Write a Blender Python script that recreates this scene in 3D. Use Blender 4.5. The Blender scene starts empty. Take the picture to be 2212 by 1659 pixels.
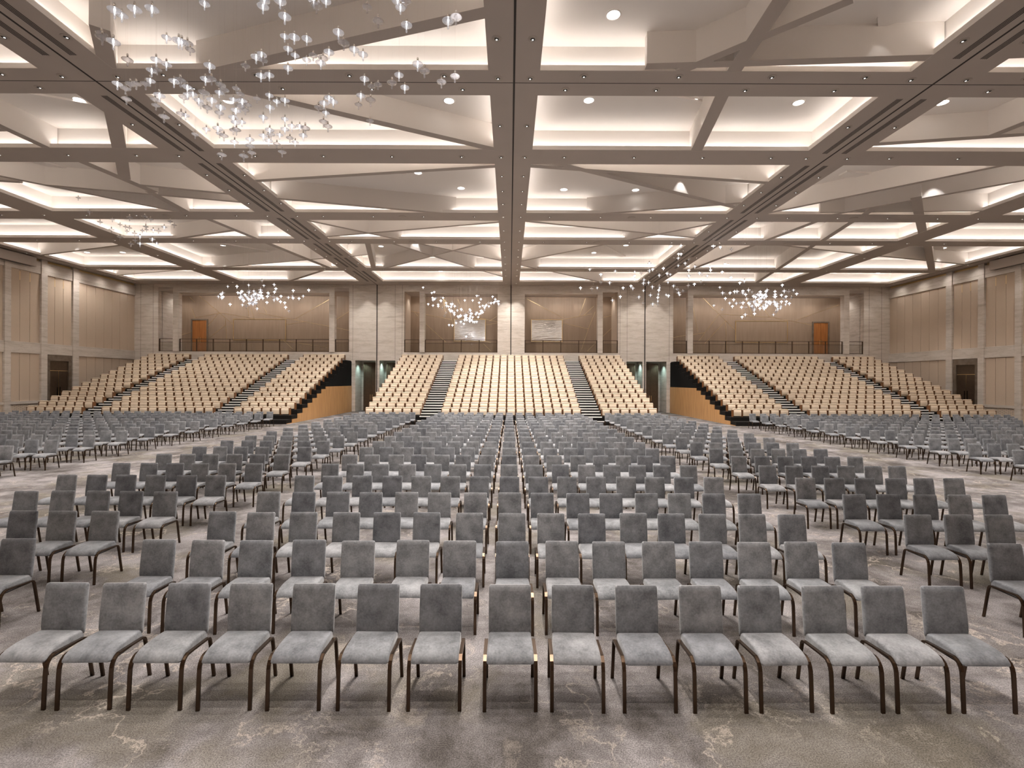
import bpy, math, random
from mathutils import Vector, Matrix
random.seed(11)
PI = math.pi
C = bpy.context.scene.collection
sc = bpy.context.scene

# ---------------------------------------------------------------- camera, world, exposure
cam_d = bpy.data.cameras.new('camera'); cam = bpy.data.objects.new('camera', cam_d); C.objects.link(cam)
cam.location = (0, 0, 2.8)
cam.rotation_euler = Matrix.Rotation(PI/2, 3, 'X').to_euler()
cam.rotation_euler = (Matrix.Rotation(PI/2, 3, 'X') @ Matrix.Rotation(0.0042, 3, 'Z')).to_euler()
cam_d.sensor_width = 36; cam_d.lens = 1045/2212*36
cam_d.shift_x = (1106-1100.9)/2212; cam_d.shift_y = (822.6-829.5)/2212
cam_d.clip_end = 300
sc.camera = cam
w = bpy.data.worlds.new('world'); sc.world = w; w.use_nodes = True
w.node_tree.nodes['Background'].inputs[0].default_value = (1, .95, .9, 1)
w.node_tree.nodes['Background'].inputs[1].default_value = .02
vs = sc.view_settings
vs.view_transform = 'Standard'; vs.look = 'None'; vs.gamma = 1; vs.use_curve_mapping = False
vs.exposure = EXPOSURE = 1.0
sc.cycles.max_bounces = 8; sc.cycles.diffuse_bounces = 5; sc.cycles.glossy_bounces = 3
sc.cycles.transmission_bounces = 6; sc.cycles.transparent_max_bounces = 12
sc.cycles.sample_clamp_indirect = 4.0
sc.cycles.caustics_reflective = False; sc.cycles.caustics_refractive = False
SPOT_W, WASH_W, COVE_W, BAY_W, BALC_W = 155.0, 32.0, 1.85, 42.0, 42.0
WARM = (1, .93, .87); COVE = (1, .94, .90)

ZC = 11.3            # soffit height
ZU = 12.16           # coffer top
XL, XR = -33.5, 33.9 # side walls
YW = 43.1            # rear wall face
YB = -6.0            # wall behind the camera
XBAY = [(-32.2,-24.8),(-23.2,-12.95),(-10.9,-.62),(.80,10.95),(13.05,23.3),(24.9,32.6)]
YBAY = [(-4.8,.4),(1.5,6.7),(7.8,13.24),(14.41,17.78),(18.96,24.5),(25.7,29.1),(30.15,36.6),(37.6,41.5)]
FINS = [[-8.65,13.52,-0.34,11.104,0.34],[-9.959,11.705,-11.18,13.443,0.4],[4.371,13.52,7.593,10.757,0.26],[6.124,13.52,6.013,10.766,0.4],[6.24,14.13,6.889,18.06,0.4],[3.646,13.072,11.23,12.656,0.26],[12.77,12.508,16.701,12.245,0.4],[-8.201,14.13,-0.34,17.928,0.3],[12.77,17.335,18.765,16.384,0.25],[16.568,16.698,17.294,14.13,0.32],[-12.67,15.381,-14.593,18.06,0.43],[-15.024,18.68,-16.363,20.509,0.42],[-17.236,15.755,-17.061,18.06,0.3],[-18.776,16.583,-17.335,16.541,0.2],[-16.815,18.68,-16.175,22.02,0.38],[-16.37,21.915,-16.438,24.78,0.36],[-21.441,20.318,-16.632,24.78,0.22],[-22.992,18.68,-21.441,20.318,0.22],[-20.473,21.231,-12.67,23.241,0.2],[-16.274,21.188,-12.67,22.206,0.22],[-23.48,20.598,-21.196,20.941,0.2],[-11.18,20.753,-0.34,19.161,0.24],[-11.18,22.655,-2.789,24.78,0.22],[1.347,18.68,11.23,23.742,0.28],[0.52,19.126,11.23,20.73,0.25],[3.925,24.78,11.23,22.965,0.22],[12.77,24.566,19.589,18.68,0.22],[16.118,24.78,21.563,20.314,0.22],[21.563,20.314,22.032,19.895,0.22],[15.499,24.266,23.58,23.939,0.12],[17.733,23.441,18.012,24.78,0.35],[18.077,25.42,18.859,29.38,0.32],[18.823,29.87,20.304,36.88,0.32],[20.32,37.32,21.237,41.78,0.32],[18.612,22.199,20.949,24.78,0.4],[21.539,25.42,23.58,27.654,0.4],[25.754,29.87,32.143,36.88,0.4],[-20.517,29.38,-15.825,27.595,0.22],[-16.057,25.42,-15.277,29.38,0.33],[-11.18,28.778,-0.34,25.881,0.2],[-11.18,25.48,-6.543,29.38,0.22],[0.52,25.7,11.23,28.698,0.2],[6.832,29.38,11.23,25.758,0.22],[16.252,25.42,15.363,29.38,0.35],[-32.48,33.374,-24.52,30.649,0.2],[-22.692,36.88,-12.67,33.723,0.18],[-15.152,29.87,-13.68,36.88,0.4],[-8.818,29.87,-10.408,36.88,0.34],[-11.18,33.4,-9.574,32.69,0.15],[-7.458,29.87,-2.656,36.88,0.22],[-1.662,29.87,-9.685,36.88,0.22],[-5.954,29.87,-0.34,34.519,0.2],[0.52,34.586,6.159,29.87,0.2],[0.52,35.38,2.225,36.88,0.2],[15.214,29.87,13.698,36.88,0.32],[16.18,29.87,23.58,32.218,0.2],[24.62,32.505,32.88,34.852,0.2],[-32.48,39.734,-24.723,37.32,0.15],[-19.104,41.78,-14.281,37.32,0.3],[-2.275,37.32,-0.34,39.85,0.2],[2.909,37.32,8.062,41.78,0.2]]
COFFER_LAMPS = [[2.61,12.351],[9.578,12.36],[-2.066,16.177],[2.6,16.116],[6.096,16.145],[9.636,16.2],[-14.467,16.214],[-9.481,16.231],[14.425,16.164],[-4.168,21.8],[-2.4,23.516],[2.609,23.634],[6.12,23.654],[-9.019,33.767],[-19.998,33.701],[7.958,33.28],[6.102,35.241],[-5.945,41.449],[-28.567,35.664],[-31.232,35.706],[30.126,33.638],[31.503,41.455]]
PENDANTS = [[0,-7.394,9.02,9.664,1],[0,-7.445,9.25,9.747,1],[0,-7.084,9.1,9.75,1],[0,-6.832,9.2,9.83,1],[0,-5.629,8.88,9.688,1],[0,-4.669,9.1,9.812,1],[0,-4.287,8.4,9.378,1],[0,-4.104,8.59,9.516,1],[0,-4.412,9.43,9.871,1],[0,-8.306,9.83,9.726,0],[0,-8.379,9.9,9.853,0],[0,-7.867,9.57,9.461,1],[0,-6.907,9.7,9.643,1],[0,-6.621,9.64,9.532,1],[0,-6.724,9.88,9.676,1],[0,-6.642,9.93,9.69,0],[0,-6.44,9.71,9.41,0],[0,-8.023,10.12,9.473,0],[0,-7.458,10.17,9.504,1],[0,-7.643,10.73,9.777,1],[0,-8.013,10.79,9.675,1],[0,-7.562,10.34,9.41,0],[0,-6.659,10.69,9.72,1],[0,-5.268,10.0,9.457,1],[0,-5.295,10.27,9.689,1],[0,-5.16,10.07,9.442,0],[0,-5.56,10.13,9.363,0],[0,-4.657,9.95,9.853,1],[0,-4.262,9.51,9.525,1],[0,-4.531,9.83,9.516,1],[0,-4.705,10.54,9.861,1],[0,-4.977,10.8,9.749,1],[0,-5.471,10.59,9.443,1],[0,-5.513,11.04,9.745,1],[0,-8.922,10.97,9.488,1],[0,-8.915,11.19,9.513,0],[0,-8.455,10.75,9.343,0],[0,-8.712,11.25,9.661,0],[0,-8.365,11.08,9.555,0],[0,-8.343,11.19,9.697,1],[0,-9.215,11.6,9.51,0],[0,-7.48,10.74,9.406,1],[0,-7.351,10.76,9.439,0],[0,-7.223,10.8,9.31,1],[0,-6.68,10.58,9.357,1],[0,-6.507,10.51,9.325,0],[0,-6.497,10.83,9.39,0],[0,-6.616,11.17,9.48,0],[0,-6.522,10.82,9.209,1],[0,-6.35,11.19,9.524,0],[0,-6.199,11.09,9.338,0],[0,-5.541,11.1,9.319,1],[0,-6.056,11.54,9.497,0],[0,-7.074,11.15,9.405,0],[0,-8.07,11.11,9.31,1],[0,-7.495,11.21,9.385,1],[0,-7.725,11.43,9.456,0],[0,-7.156,10.89,9.218,1],[0,-4.261,10.09,9.903,1],[0,-3.399,8.45,9.327,0],[0,-3.368,8.8,9.68,1],[0,-3.606,8.83,9.721,1],[0,-3.298,9.24,9.431,1],[0,-2.686,9.02,9.75,0],[0,-2.518,9.16,9.591,0],[0,-2.034,8.66,9.584,1],[0,-1.946,8.5,9.339,1],[0,-1.822,8.4,9.374,0],[0,-1.978,9.15,9.508,1],[0,-1.246,9.57,9.902,1],[0,-1.016,8.93,9.495,0],[0,-3.477,10.05,9.792,0],[0,-3.356,10.35,9.861,1],[0,-3.209,10.49,9.852,1],[0,-3.767,10.01,9.573,1],[0,-4.129,10.1,9.569,0],[0,-4.366,10.34,9.631,1],[0,-4.066,10.47,9.756,0],[0,-3.981,10.13,9.429,1],[0,-2.046,10.61,9.725,1],[0,-1.934,10.82,9.712,0],[0,-2.537,10.97,9.712,1],[0,-2.604,10.59,9.307,0],[0,-2.489,11.35,9.659,1],[0,-1.522,10.61,9.339,0],[0,-1.231,10.64,9.482,0],[0,-3.298,10.9,9.575,1],[0,-3.258,11.3,9.655,0],[0,-2.978,10.85,9.422,0],[0,-3.578,11.54,9.577,1],[0,-3.621,11.5,9.34,0],[0,-3.253,11.22,9.29,0],[0,-3.415,11.74,9.088,0],[0,-4.164,11.08,9.248,1],[0,-4.074,11.1,9.177,1],[0,-4.32,11.19,9.191,1],[0,-4.635,11.67,9.366,0],[0,-4.594,12.02,9.431,1],[0,-4.512,11.66,9.014,0],[0,-4.416,11.69,8.919,0],[0,-5.462,11.7,9.551,1],[0,-5.521,11.41,9.357,1],[0,-5.71,11.47,9.25,1],[0,-5.933,11.6,9.083,1],[0,-5.55,11.89,9.201,1],[0,-5.534,12.23,9.204,1],[0,-5.222,11.97,9.069,1],[0,-5.096,12.0,9.034,0],[0,-5.112,11.92,8.812,1],[0,-5.774,12.37,9.199,1],[0,-5.457,11.96,8.773,0],[0,-5.518,12.39,8.875,1],[0,-6.077,12.87,8.85,0],[0,-5.899,11.84,8.903,1],[0,-6.127,12.36,9.063,0],[0,-5.982,12.53,9.133,1],[0,-6.304,12.33,9.006,1],[0,-6.278,12.56,8.995,1],[0,-5.875,12.16,8.722,0],[0,-8.301,11.3,9.322,0],[0,-8.246,11.24,9.156,0],[0,-8.607,12.01,9.309,0],[0,-7.877,11.56,9.133,0],[0,-7.864,11.7,9.18,1],[0,-7.237,11.71,9.55,1],[0,-7.49,11.61,9.486,1],[0,-7.556,11.79,9.501,0],[0,-7.222,11.51,9.262,0],[0,-6.917,11.53,9.277,1],[0,-7.132,11.84,9.314,0],[0,-6.5,11.33,9.348,1],[0,-6.35,11.36,9.214,0],[0,-6.285,11.32,9.301,1],[0,-6.102,11.23,9.169,0],[0,-6.322,11.52,9.211,0],[0,-6.798,11.96,9.441,1],[0,-6.951,12.12,9.349,1],[0,-6.83,12.0,9.167,1],[0,-6.61,11.9,9.128,1],[0,-6.874,11.99,8.972,0],[0,-6.691,11.8,8.887,0],[0,-7.498,11.92,8.957,1],[0,-7.424,12.26,9.151,1],[0,-7.482,12.44,9.119,0],[0,-7.196,12.14,8.911,0],[0,-8.086,12.4,9.074,0],[0,-7.179,12.58,8.968,1],[0,-6.717,12.46,8.978,1],[0,-6.786,12.6,8.877,0],[0,-6.863,12.83,8.808,0],[0,-6.966,12.63,8.629,0],[0,-7.668,12.84,8.756,0],[1,-19.654,22.0,11.033,0],[1,-20.2,23.22,10.81,0],[1,-18.116,22.03,10.06,0],[1,-19.441,22.92,10.232,0],[1,-16.787,21.33,9.923,0],[1,-16.574,21.93,10.164,0],[1,-16.695,22.46,10.227,0],[1,-16.113,22.92,10.272,0],[1,-15.406,22.17,9.867,0],[1,-18.667,23.14,10.187,0],[1,-17.646,22.18,9.775,0],[1,-18.477,23.47,10.132,0],[1,-18.809,23.74,10.05,0],[1,-18.633,22.6,9.776,0],[1,-16.367,21.72,9.642,0],[1,-17.779,23.64,10.107,0],[1,-17.516,23.03,9.868,0],[1,-17.07,23.13,9.928,1],[1,-16.9,23.25,9.927,0],[1,-16.426,22.96,10.011,1],[1,-17.754,22.86,9.684,0],[1,-18.461,22.89,9.513,0],[1,-16.356,21.37,9.088,1],[1,-17.367,22.4,9.217,0],[1,-17.133,21.85,8.906,0],[1,-17.509,22.88,9.203,1],[1,-16.629,22.48,9.301,1],[1,-15.664,21.44,8.814,1],[2,-14.898,27.79,7.341,1],[2,-15.859,28.42,7.613,1],[2,-14.372,27.5,6.83,1],[2,-14.767,27.67,7.189,0],[2,-15.173,28.42,7.553,1],[2,-15.761,28.37,7.737,0],[2,-14.768,28.72,7.972,1],[2,-15.327,28.39,7.501,1],[2,-12.731,28.41,8.038,1],[2,-14.573,27.66,7.477,1],[2,-15.387,28.44,7.743,0],[2,-15.36,27.84,7.341,1],[2,-14.399,28.94,7.825,0],[2,-15.879,28.97,7.877,1],[2,-15.988,28.98,7.619,1],[2,-14.838,27.68,7.168,1],[2,-15.843,28.67,7.617,0],[2,-13.651,27.91,7.591,0],[2,-14.598,27.9,7.737,1],[2,-14.253,28.41,7.688,1],[2,-15.862,28.62,8.023,1],[2,-14.891,28.3,7.831,1],[2,-15.201,28.2,7.238,1],[2,-14.584,27.55,7.839,1],[2,-17.171,28.83,7.664,1],[2,-13.32,28.14,7.66,1],[2,-15.228,28.22,7.998,0],[2,-15.873,28.78,7.521,1],[2,-15.039,27.6,6.977,0],[2,-15.065,27.93,7.837,1],[2,-14.478,28.22,7.691,1],[2,-15.424,27.73,7.549,1],[2,-14.574,27.85,7.612,0],[2,-14.206,27.54,7.893,1],[2,-11.878,28.55,8.093,1],[2,-14.683,28.47,7.815,0],[2,-14.86,27.94,7.677,0],[2,-14.125,28.12,7.29,1],[2,-14.79,27.66,7.545,1],[2,-14.695,28.36,7.569,1],[2,-14.515,28.15,7.694,1],[2,-16.117,28.91,7.966,1],[2,-13.365,27.73,7.455,1],[2,-16.921,28.33,7.792,1],[2,-14.809,27.88,7.142,1],[2,-15.172,27.85,7.56,1],[2,-15.13,28.57,7.812,1],[2,-13.474,27.64,7.358,1],[2,-15.77,28.82,7.839,1],[2,-15.228,27.54,7.049,1],[2,-14.778,28.93,7.674,1],[2,-15.21,28.96,7.544,1],[2,-14.801,28.44,7.768,1],[2,-14.926,28.42,7.334,1],[2,-15.545,28.75,7.577,1],[2,-14.867,28.78,7.993,1],[2,-16.089,28.61,7.937,1],[2,-14.49,27.8,7.466,1],[2,-14.325,28.64,7.936,1],[2,-16.86,28.43,7.656,1],[2,-15.032,27.73,7.487,1],[2,-15.847,28.82,7.51,1],[2,-14.662,27.74,7.246,1],[2,-14.448,27.55,7.126,0],[2,-16.504,28.53,7.232,1],[2,-16.685,27.68,7.544,1],[2,-16.301,27.94,8.175,1],[2,-16.137,28.59,8.303,1],[2,-15.025,27.8,8.233,1],[2,-14.17,27.85,8.219,1],[2,-14.409,28.1,8.564,0],[2,-13.681,28.05,8.314,1],[2,-13.648,28.2,8.102,1],[2,-13.922,28.6,7.985,1],[2,-12.708,27.75,7.515,1],[2,-12.813,28.51,7.728,0],[2,-12.767,28.47,7.612,1],[2,-12.629,28.96,7.669,1],[2,-11.793,27.59,7.572,1],[2,-13.092,28.12,7.281,1],[2,-12.942,28.32,6.827,0],[2,-13.113,28.28,7.037,1],[2,-16.418,27.64,7.746,1],[2,-13.848,28.85,7.617,1],[2,-13.708,28.9,7.461,1],[3,-4.509,34.12,8.269,1],[3,-4.545,34.08,8.008,0],[3,-5.578,35.06,8.631,1],[3,-4.559,35.84,8.285,1],[3,-3.559,35.08,7.479,1],[3,-4.699,35.45,7.745,0],[3,-5.484,34.45,8.135,1],[3,-4.336,35.64,8.223,1],[3,-4.895,34.17,8.438,1],[3,-4.269,35.4,7.921,1],[3,-5.079,34.2,8.163,1],[3,-4.948,35.79,8.91,1],[3,-4.259,35.63,7.915,1],[3,-3.38,34.54,7.764,0],[3,-4.495,34.34,8.099,1],[3,-4.085,35.53,7.78,1],[3,-5.272,34.71,8.751,0],[3,-3.558,34.86,7.497,1],[3,-4.354,35.65,8.439,1],[3,-5.667,35.42,8.846,1],[3,-3.285,34.63,7.489,0],[3,-4.97,35.54,8.103,0],[3,-3.713,34.21,8.0,0],[3,-3.449,34.07,7.82,1],[3,-4.086,34.43,8.237,1],[3,-5.537,35.5,8.762,1],[3,-4.831,35.68,7.564,0],[3,-4.391,35.66,7.901,1],[3,-5.471,35.44,8.786,0],[3,-5.063,35.37,8.893,0],[3,-3.885,34.02,8.025,1],[3,-4.0,34.63,7.63,1],[3,-5.246,35.41,8.225,1],[3,-2.942,35.39,8.008,1],[3,-4.229,35.19,8.338,1],[3,-4.285,34.17,7.818,1],[3,-4.135,34.61,8.379,0],[3,-5.042,35.51,8.651,1],[3,-2.899,35.68,7.736,1],[3,-4.111,35.79,7.673,1],[3,-3.573,34.01,7.285,1],[3,-5.791,35.82,9.284,1],[3,-3.298,35.11,7.202,1],[3,-3.728,34.61,7.392,1],[3,-3.83,35.27,7.919,1],[3,-3.164,35.66,7.375,0],[3,-3.199,35.06,7.606,0],[3,-3.331,35.93,7.318,1],[3,-2.936,35.21,7.356,1],[3,-2.947,35.38,7.148,1],[3,-2.734,35.91,7.159,1],[3,-2.718,34.46,7.113,1],[3,-2.815,34.39,7.784,1],[3,-2.856,34.21,7.153,1],[3,-3.239,35.43,7.432,0],[3,-2.484,34.21,6.947,1],[3,-2.852,34.92,7.459,1],[3,-3.147,35.09,7.547,1],[3,-2.725,35.37,7.433,1],[3,-2.144,35.52,7.922,1],[3,-3.166,34.71,7.312,1],[3,-2.759,35.0,7.644,1],[3,-2.966,34.67,7.698,0],[3,-3.221,34.48,7.399,1],[3,-2.818,34.96,7.695,0],[3,-3.462,34.18,6.951,1],[3,-3.089,34.72,7.142,1],[3,-3.136,35.03,7.354,1],[3,-2.894,34.94,7.084,1],[3,-3.328,35.02,6.906,1],[3,-3.741,35.19,7.329,0],[3,-3.416,34.05,7.808,1],[3,-3.979,35.83,7.066,1],[3,-2.35,34.3,6.973,1],[3,-4.089,34.43,6.728,1],[3,-3.226,35.33,7.476,1],[3,-1.308,34.76,8.406,0],[3,-2.547,35.66,7.791,0],[3,-1.891,35.84,8.012,0],[3,-0.81,34.53,8.279,1],[3,-1.552,35.04,8.424,0],[3,-2.075,35.29,7.906,1],[3,-2.016,35.93,8.364,1],[3,-1.993,35.46,7.798,1],[3,-1.815,35.54,8.273,1],[3,-2.174,34.11,8.293,1],[3,-1.139,34.04,8.288,1],[3,-2.091,34.74,8.647,1],[3,-1.566,35.98,8.326,1],[3,-1.085,34.9,8.504,1],[3,-2.359,34.6,7.658,1],[3,-2.234,34.99,7.613,1],[3,-1.342,34.18,8.275,1],[3,-0.914,34.55,8.468,1],[3,-2.312,35.25,7.424,1],[3,-2.084,35.75,7.906,1],[3,-2.405,34.1,7.482,1],[3,-1.868,35.65,8.169,1],[3,-2.058,34.23,7.569,1],[3,-2.235,35.9,8.284,1],[3,-1.037,34.13,8.542,1],[3,-1.669,34.14,8.123,1],[3,-6.412,35.69,9.658,1],[3,-5.563,35.51,9.287,1],[3,-5.847,34.6,8.258,1],[3,-3.318,35.52,8.686,1],[3,-2.763,35.8,8.736,1],[3,-2.353,34.31,8.818,1],[3,-2.236,34.53,8.857,0],[3,-1.24,34.41,8.775,1],[3,-0.818,34.71,8.496,1],[3,-4.382,34.85,6.804,1],[3,-3.186,35.3,6.016,1],[4,4.421,26.85,9.0,1],[4,5.296,28.22,9.022,1],[4,5.245,27.93,8.505,0],[4,5.838,26.86,8.907,1],[4,7.142,27.73,9.056,1],[4,7.405,28.75,9.065,1],[4,7.253,28.16,8.747,1],[4,7.711,28.46,9.167,0],[4,7.845,27.23,9.442,1],[4,7.822,27.15,9.006,1],[4,8.468,28.72,9.449,1],[4,7.769,28.07,8.678,1],[4,8.295,28.89,9.846,1],[4,9.006,28.42,9.437,1],[4,8.248,26.76,8.662,1],[4,9.285,28.61,9.18,1],[4,8.717,26.62,8.737,0],[4,9.096,27.46,8.872,1],[4,9.86,28.31,10.254,1],[4,9.559,27.52,9.809,1],[4,9.29,26.74,9.2,1],[4,9.987,28.29,10.737,1],[4,10.124,28.67,10.35,1],[4,9.859,27.25,9.455,1],[4,10.66,28.86,10.097,0],[4,10.619,28.74,9.407,1],[4,9.888,26.76,8.644,1],[4,7.465,27.07,8.286,1],[4,7.992,27.91,8.486,1],[4,7.871,26.77,8.023,1],[4,8.891,28.83,8.483,0],[4,8.558,27.67,8.147,1],[4,8.738,28.42,8.157,1],[4,8.535,27.84,7.808,1],[4,8.852,28.97,7.816,1],[4,8.433,27.59,7.367,1],[4,8.521,27.88,7.227,0],[4,8.136,27.57,7.203,1],[4,7.642,27.79,7.289,0],[4,7.313,27.45,7.576,1],[4,6.731,28.8,8.356,1],[4,7.131,28.53,8.415,1],[4,6.815,26.85,7.957,1],[4,4.203,28.85,8.355,1],[4,4.657,27.61,8.066,0],[4,5.032,27.93,8.184,1],[4,5.604,27.21,8.333,1],[4,5.749,27.14,7.333,1],[4,6.476,28.4,7.762,1],[4,8.662,26.84,7.603,1],[4,9.25,28.24,7.8,1],[4,9.25,26.76,7.898,0],[4,9.354,26.83,7.708,1],[4,9.368,26.72,7.586,1],[4,10.019,28.05,8.039,0],[4,9.096,26.91,8.107,1],[4,8.738,26.76,8.282,1],[4,7.484,27.13,7.884,1],[4,7.73,26.63,7.537,1],[4,9.882,26.81,8.115,0],[4,10.441,27.34,9.296,1],[4,11.0,28.1,9.1,1],[4,11.367,28.68,9.178,0],[4,11.094,27.21,8.746,1],[4,11.863,28.69,9.593,1],[4,11.57,27.55,10.51,1],[4,12.57,28.94,10.846,1],[4,12.868,28.14,10.49,0],[4,12.576,28.32,9.672,1],[4,13.009,28.86,9.748,1],[4,11.867,28.63,9.387,1],[4,10.868,27.55,8.477,0],[4,10.742,28.19,8.472,1],[4,12.419,28.33,9.212,1],[4,12.913,28.28,8.878,1],[4,13.528,28.49,8.626,1],[4,13.435,27.74,8.579,1],[5,15.219,28.76,8.172,1],[5,13.543,27.68,7.532,1],[5,15.821,27.86,7.61,0],[5,14.324,28.47,7.837,1],[5,14.741,28.48,7.521,1],[5,14.547,28.15,7.894,1],[5,14.644,28.4,7.867,1],[5,13.275,27.59,7.279,1],[5,14.507,27.59,7.574,1],[5,14.637,28.19,7.671,1],[5,14.922,28.28,7.892,1],[5,15.081,28.44,8.106,0],[5,14.017,28.78,7.983,1],[5,16.559,28.98,7.615,1],[5,14.921,27.65,7.331,1],[5,14.674,27.5,7.299,1],[5,14.188,28.08,7.013,1],[5,16.278,28.53,7.827,1],[5,13.914,28.11,7.318,1],[5,13.575,28.54,7.453,0],[5,14.405,28.81,8.146,0],[5,14.962,28.49,7.902,1],[5,15.442,28.17,7.886,1],[5,14.516,28.52,7.36,1],[5,15.228,28.76,7.243,1],[5,15.348,28.04,7.275,1],[5,14.343,27.72,7.404,1],[5,14.738,28.32,7.52,0],[5,15.298,28.89,7.9,1],[5,14.341,27.59,7.388,1],[5,14.906,28.7,7.98,1],[5,15.536,28.31,7.784,1],[5,14.17,28.73,7.469,1],[5,13.94,27.61,6.868,1],[5,14.916,28.39,7.085,1],[5,14.403,27.98,7.811,0],[5,14.886,28.52,7.853,1],[5,14.441,28.46,7.587,0],[5,14.507,28.27,7.605,1],[5,14.076,27.92,7.418,1],[5,15.409,27.87,7.289,1],[5,15.504,28.9,7.502,1],[5,15.549,28.92,7.485,1],[5,14.5,28.52,7.393,1],[5,15.677,27.99,7.154,1],[5,12.911,27.59,7.265,1],[5,14.757,28.73,7.36,1],[5,14.4,28.77,7.305,1],[5,13.701,28.42,7.439,1],[5,14.242,28.16,7.444,0],[5,14.475,28.4,7.268,1],[5,15.181,28.6,7.28,1],[5,15.922,28.86,7.311,1],[5,15.352,27.93,7.283,1],[5,15.146,27.74,7.394,1],[5,14.6,28.78,7.994,0],[5,13.365,27.77,7.894,1],[5,13.911,27.67,7.038,0],[5,14.083,28.91,7.239,0],[5,13.884,29.0,7.264,1],[5,14.581,28.19,8.039,1],[5,15.328,28.9,7.345,1],[5,14.554,28.16,7.063,1],[5,13.713,27.55,7.352,0],[5,14.339,28.25,7.739,1],[5,13.259,28.67,7.654,1],[5,13.853,27.74,7.084,0],[5,15.273,27.91,7.392,1],[5,15.527,28.98,7.601,1],[5,14.415,27.55,7.072,1],[5,15.237,27.97,6.68,1],[5,15.352,28.99,7.599,1],[5,16.089,28.67,7.941,1],[5,14.574,27.6,7.208,1],[5,14.098,27.52,7.769,1],[5,15.655,28.59,8.133,1],[5,15.331,28.07,7.742,1],[5,14.409,27.89,7.383,1],[5,12.006,27.68,8.191,1],[5,12.25,27.87,7.908,1],[5,13.161,28.94,8.105,1],[5,12.805,28.76,7.741,1],[5,13.051,28.39,7.218,1],[5,11.838,28.09,7.22,1],[5,12.482,28.45,7.034,0],[5,13.321,28.69,8.143,1],[5,13.008,27.72,7.964,1],[5,13.667,28.38,8.115,1],[5,13.564,27.51,8.006,1],[5,14.795,27.84,8.074,1],[5,16.041,28.5,8.501,1],[5,15.826,27.92,8.04,1],[5,16.028,27.81,7.993,0],[5,16.217,27.68,8.049,1],[5,16.924,28.56,7.998,1],[5,16.434,28.23,7.721,0],[5,16.424,28.44,7.404,1],[5,15.736,27.62,7.216,1],[5,15.823,28.2,7.47,1],[5,15.46,27.64,7.007,1],[5,15.51,28.02,7.011,1],[5,15.548,28.28,6.887,0],[5,12.69,27.95,7.337,1],[5,13.634,28.41,6.598,1],[5,13.609,27.97,6.674,1],[5,14.264,28.21,6.763,1]]
BRASS_LINES = [[-30.405,10.623,-29.947,10.168],[-29.676,10.9,-27.614,9.173],[-30.173,9.528,-29.849,8.616],[-29.758,8.689,-27.613,9.128],[-27.614,9.173,-24.277,8.594],[-27.614,9.173,-24.772,6.719],[-27.614,9.173,-28.659,7.89],[-27.017,8.536,-26.9,6.619],[-26.969,8.034,-28.608,6.703],[-31.167,7.058,-30.3,7.244],[-23.823,9.144,-17.105,7.893],[-20.441,8.564,-17.115,10.478],[-23.725,7.591,-19.618,8.321],[-22.767,7.732,-20.612,5.732],[-24.647,9.642,-23.538,6.633],[-24.922,9.733,-24.781,8.82],[-23.369,9.739,-23.092,9.147],[-21.346,6.505,-17.324,5.883],[-16.514,8.535,-15.284,9.316],[-16.51,7.777,-15.276,7.535],[-9.656,9.427,-8.553,9.205],[-9.059,9.263,-8.76,8.936],[-7.986,9.059,-5.542,8.593],[-6.325,10.555,-6.08,9.037],[-6.325,10.555,-5.965,10.169],[-5.965,10.169,-5.361,8.027],[-4.954,10.531,-4.774,10.085],[-7.983,8.165,-6.069,6.446],[-3.219,8.811,-1.162,8.402],[-1.967,8.459,-1.254,8.908],[-2.263,8.1,-1.162,8.295],[-2.376,6.58,-1.809,6.434],[-2.554,6.371,-1.776,5.6],[1.609,10.592,5.065,8.801],[4.978,8.639,7.802,9.186],[6.595,8.995,7.186,10.678],[7.031,9.059,7.961,9.934],[5.042,8.303,7.472,7.753],[7.472,7.816,6.82,5.821],[7.472,7.816,8.088,9.374],[8.899,8.88,9.894,9.071],[8.844,7.074,9.898,8.075],[7.356,5.636,8.1,6.386],[18.264,10.828,19.848,9.225],[19.848,9.225,24.663,8.946],[19.848,9.225,17.949,6.677],[19.848,9.225,21.598,7.522],[17.354,9.994,17.863,7.506],[17.366,7.255,18.527,7.459],[20.481,8.596,20.609,5.775],[20.481,8.596,18.531,6.43],[22.498,10.68,23.087,8.773],[23.494,10.518,24.579,9.112],[24.496,9.028,28.65,8.216],[27.071,8.624,31.215,10.136],[23.171,8.525,23.842,6.702],[23.506,7.696,26.326,8.289],[15.375,6.948,16.702,7.203],[32.126,10.554,32.425,10.639]]
FRAMES = [[-26.234,6.581,-21.279,8.535],[-5.282,6.56,-2.326,8.615],[2.031,6.546,4.965,8.601],[21.445,6.562,26.335,8.559]]

def spot(loc, power, size_deg, col=WARM, radius=.06, blend=.5, aim=None):
    d = bpy.data.lights.new('lamp_beam', 'SPOT'); d.energy = power; d.color = col
    d.spot_size = math.radians(size_deg); d.spot_blend = blend; d.shadow_soft_size = radius
    o = bpy.data.objects.new('lamp_beam', d); C.objects.link(o); o.location = loc
    if aim is not None:
        o.rotation_euler = (Vector(aim)-Vector(loc)).to_track_quat('-Z', 'Y').to_euler()
    return o
def area(loc, sx, sy, power, rot, col=COVE, name='cove_strip_light'):
    d = bpy.data.lights.new(name, 'AREA'); d.shape = 'RECTANGLE'; d.size = sx; d.size_y = sy
    d.energy = power; d.color = col
    o = bpy.data.objects.new(name, d); C.objects.link(o); o.location = loc; o.rotation_euler = rot
    return o
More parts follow.
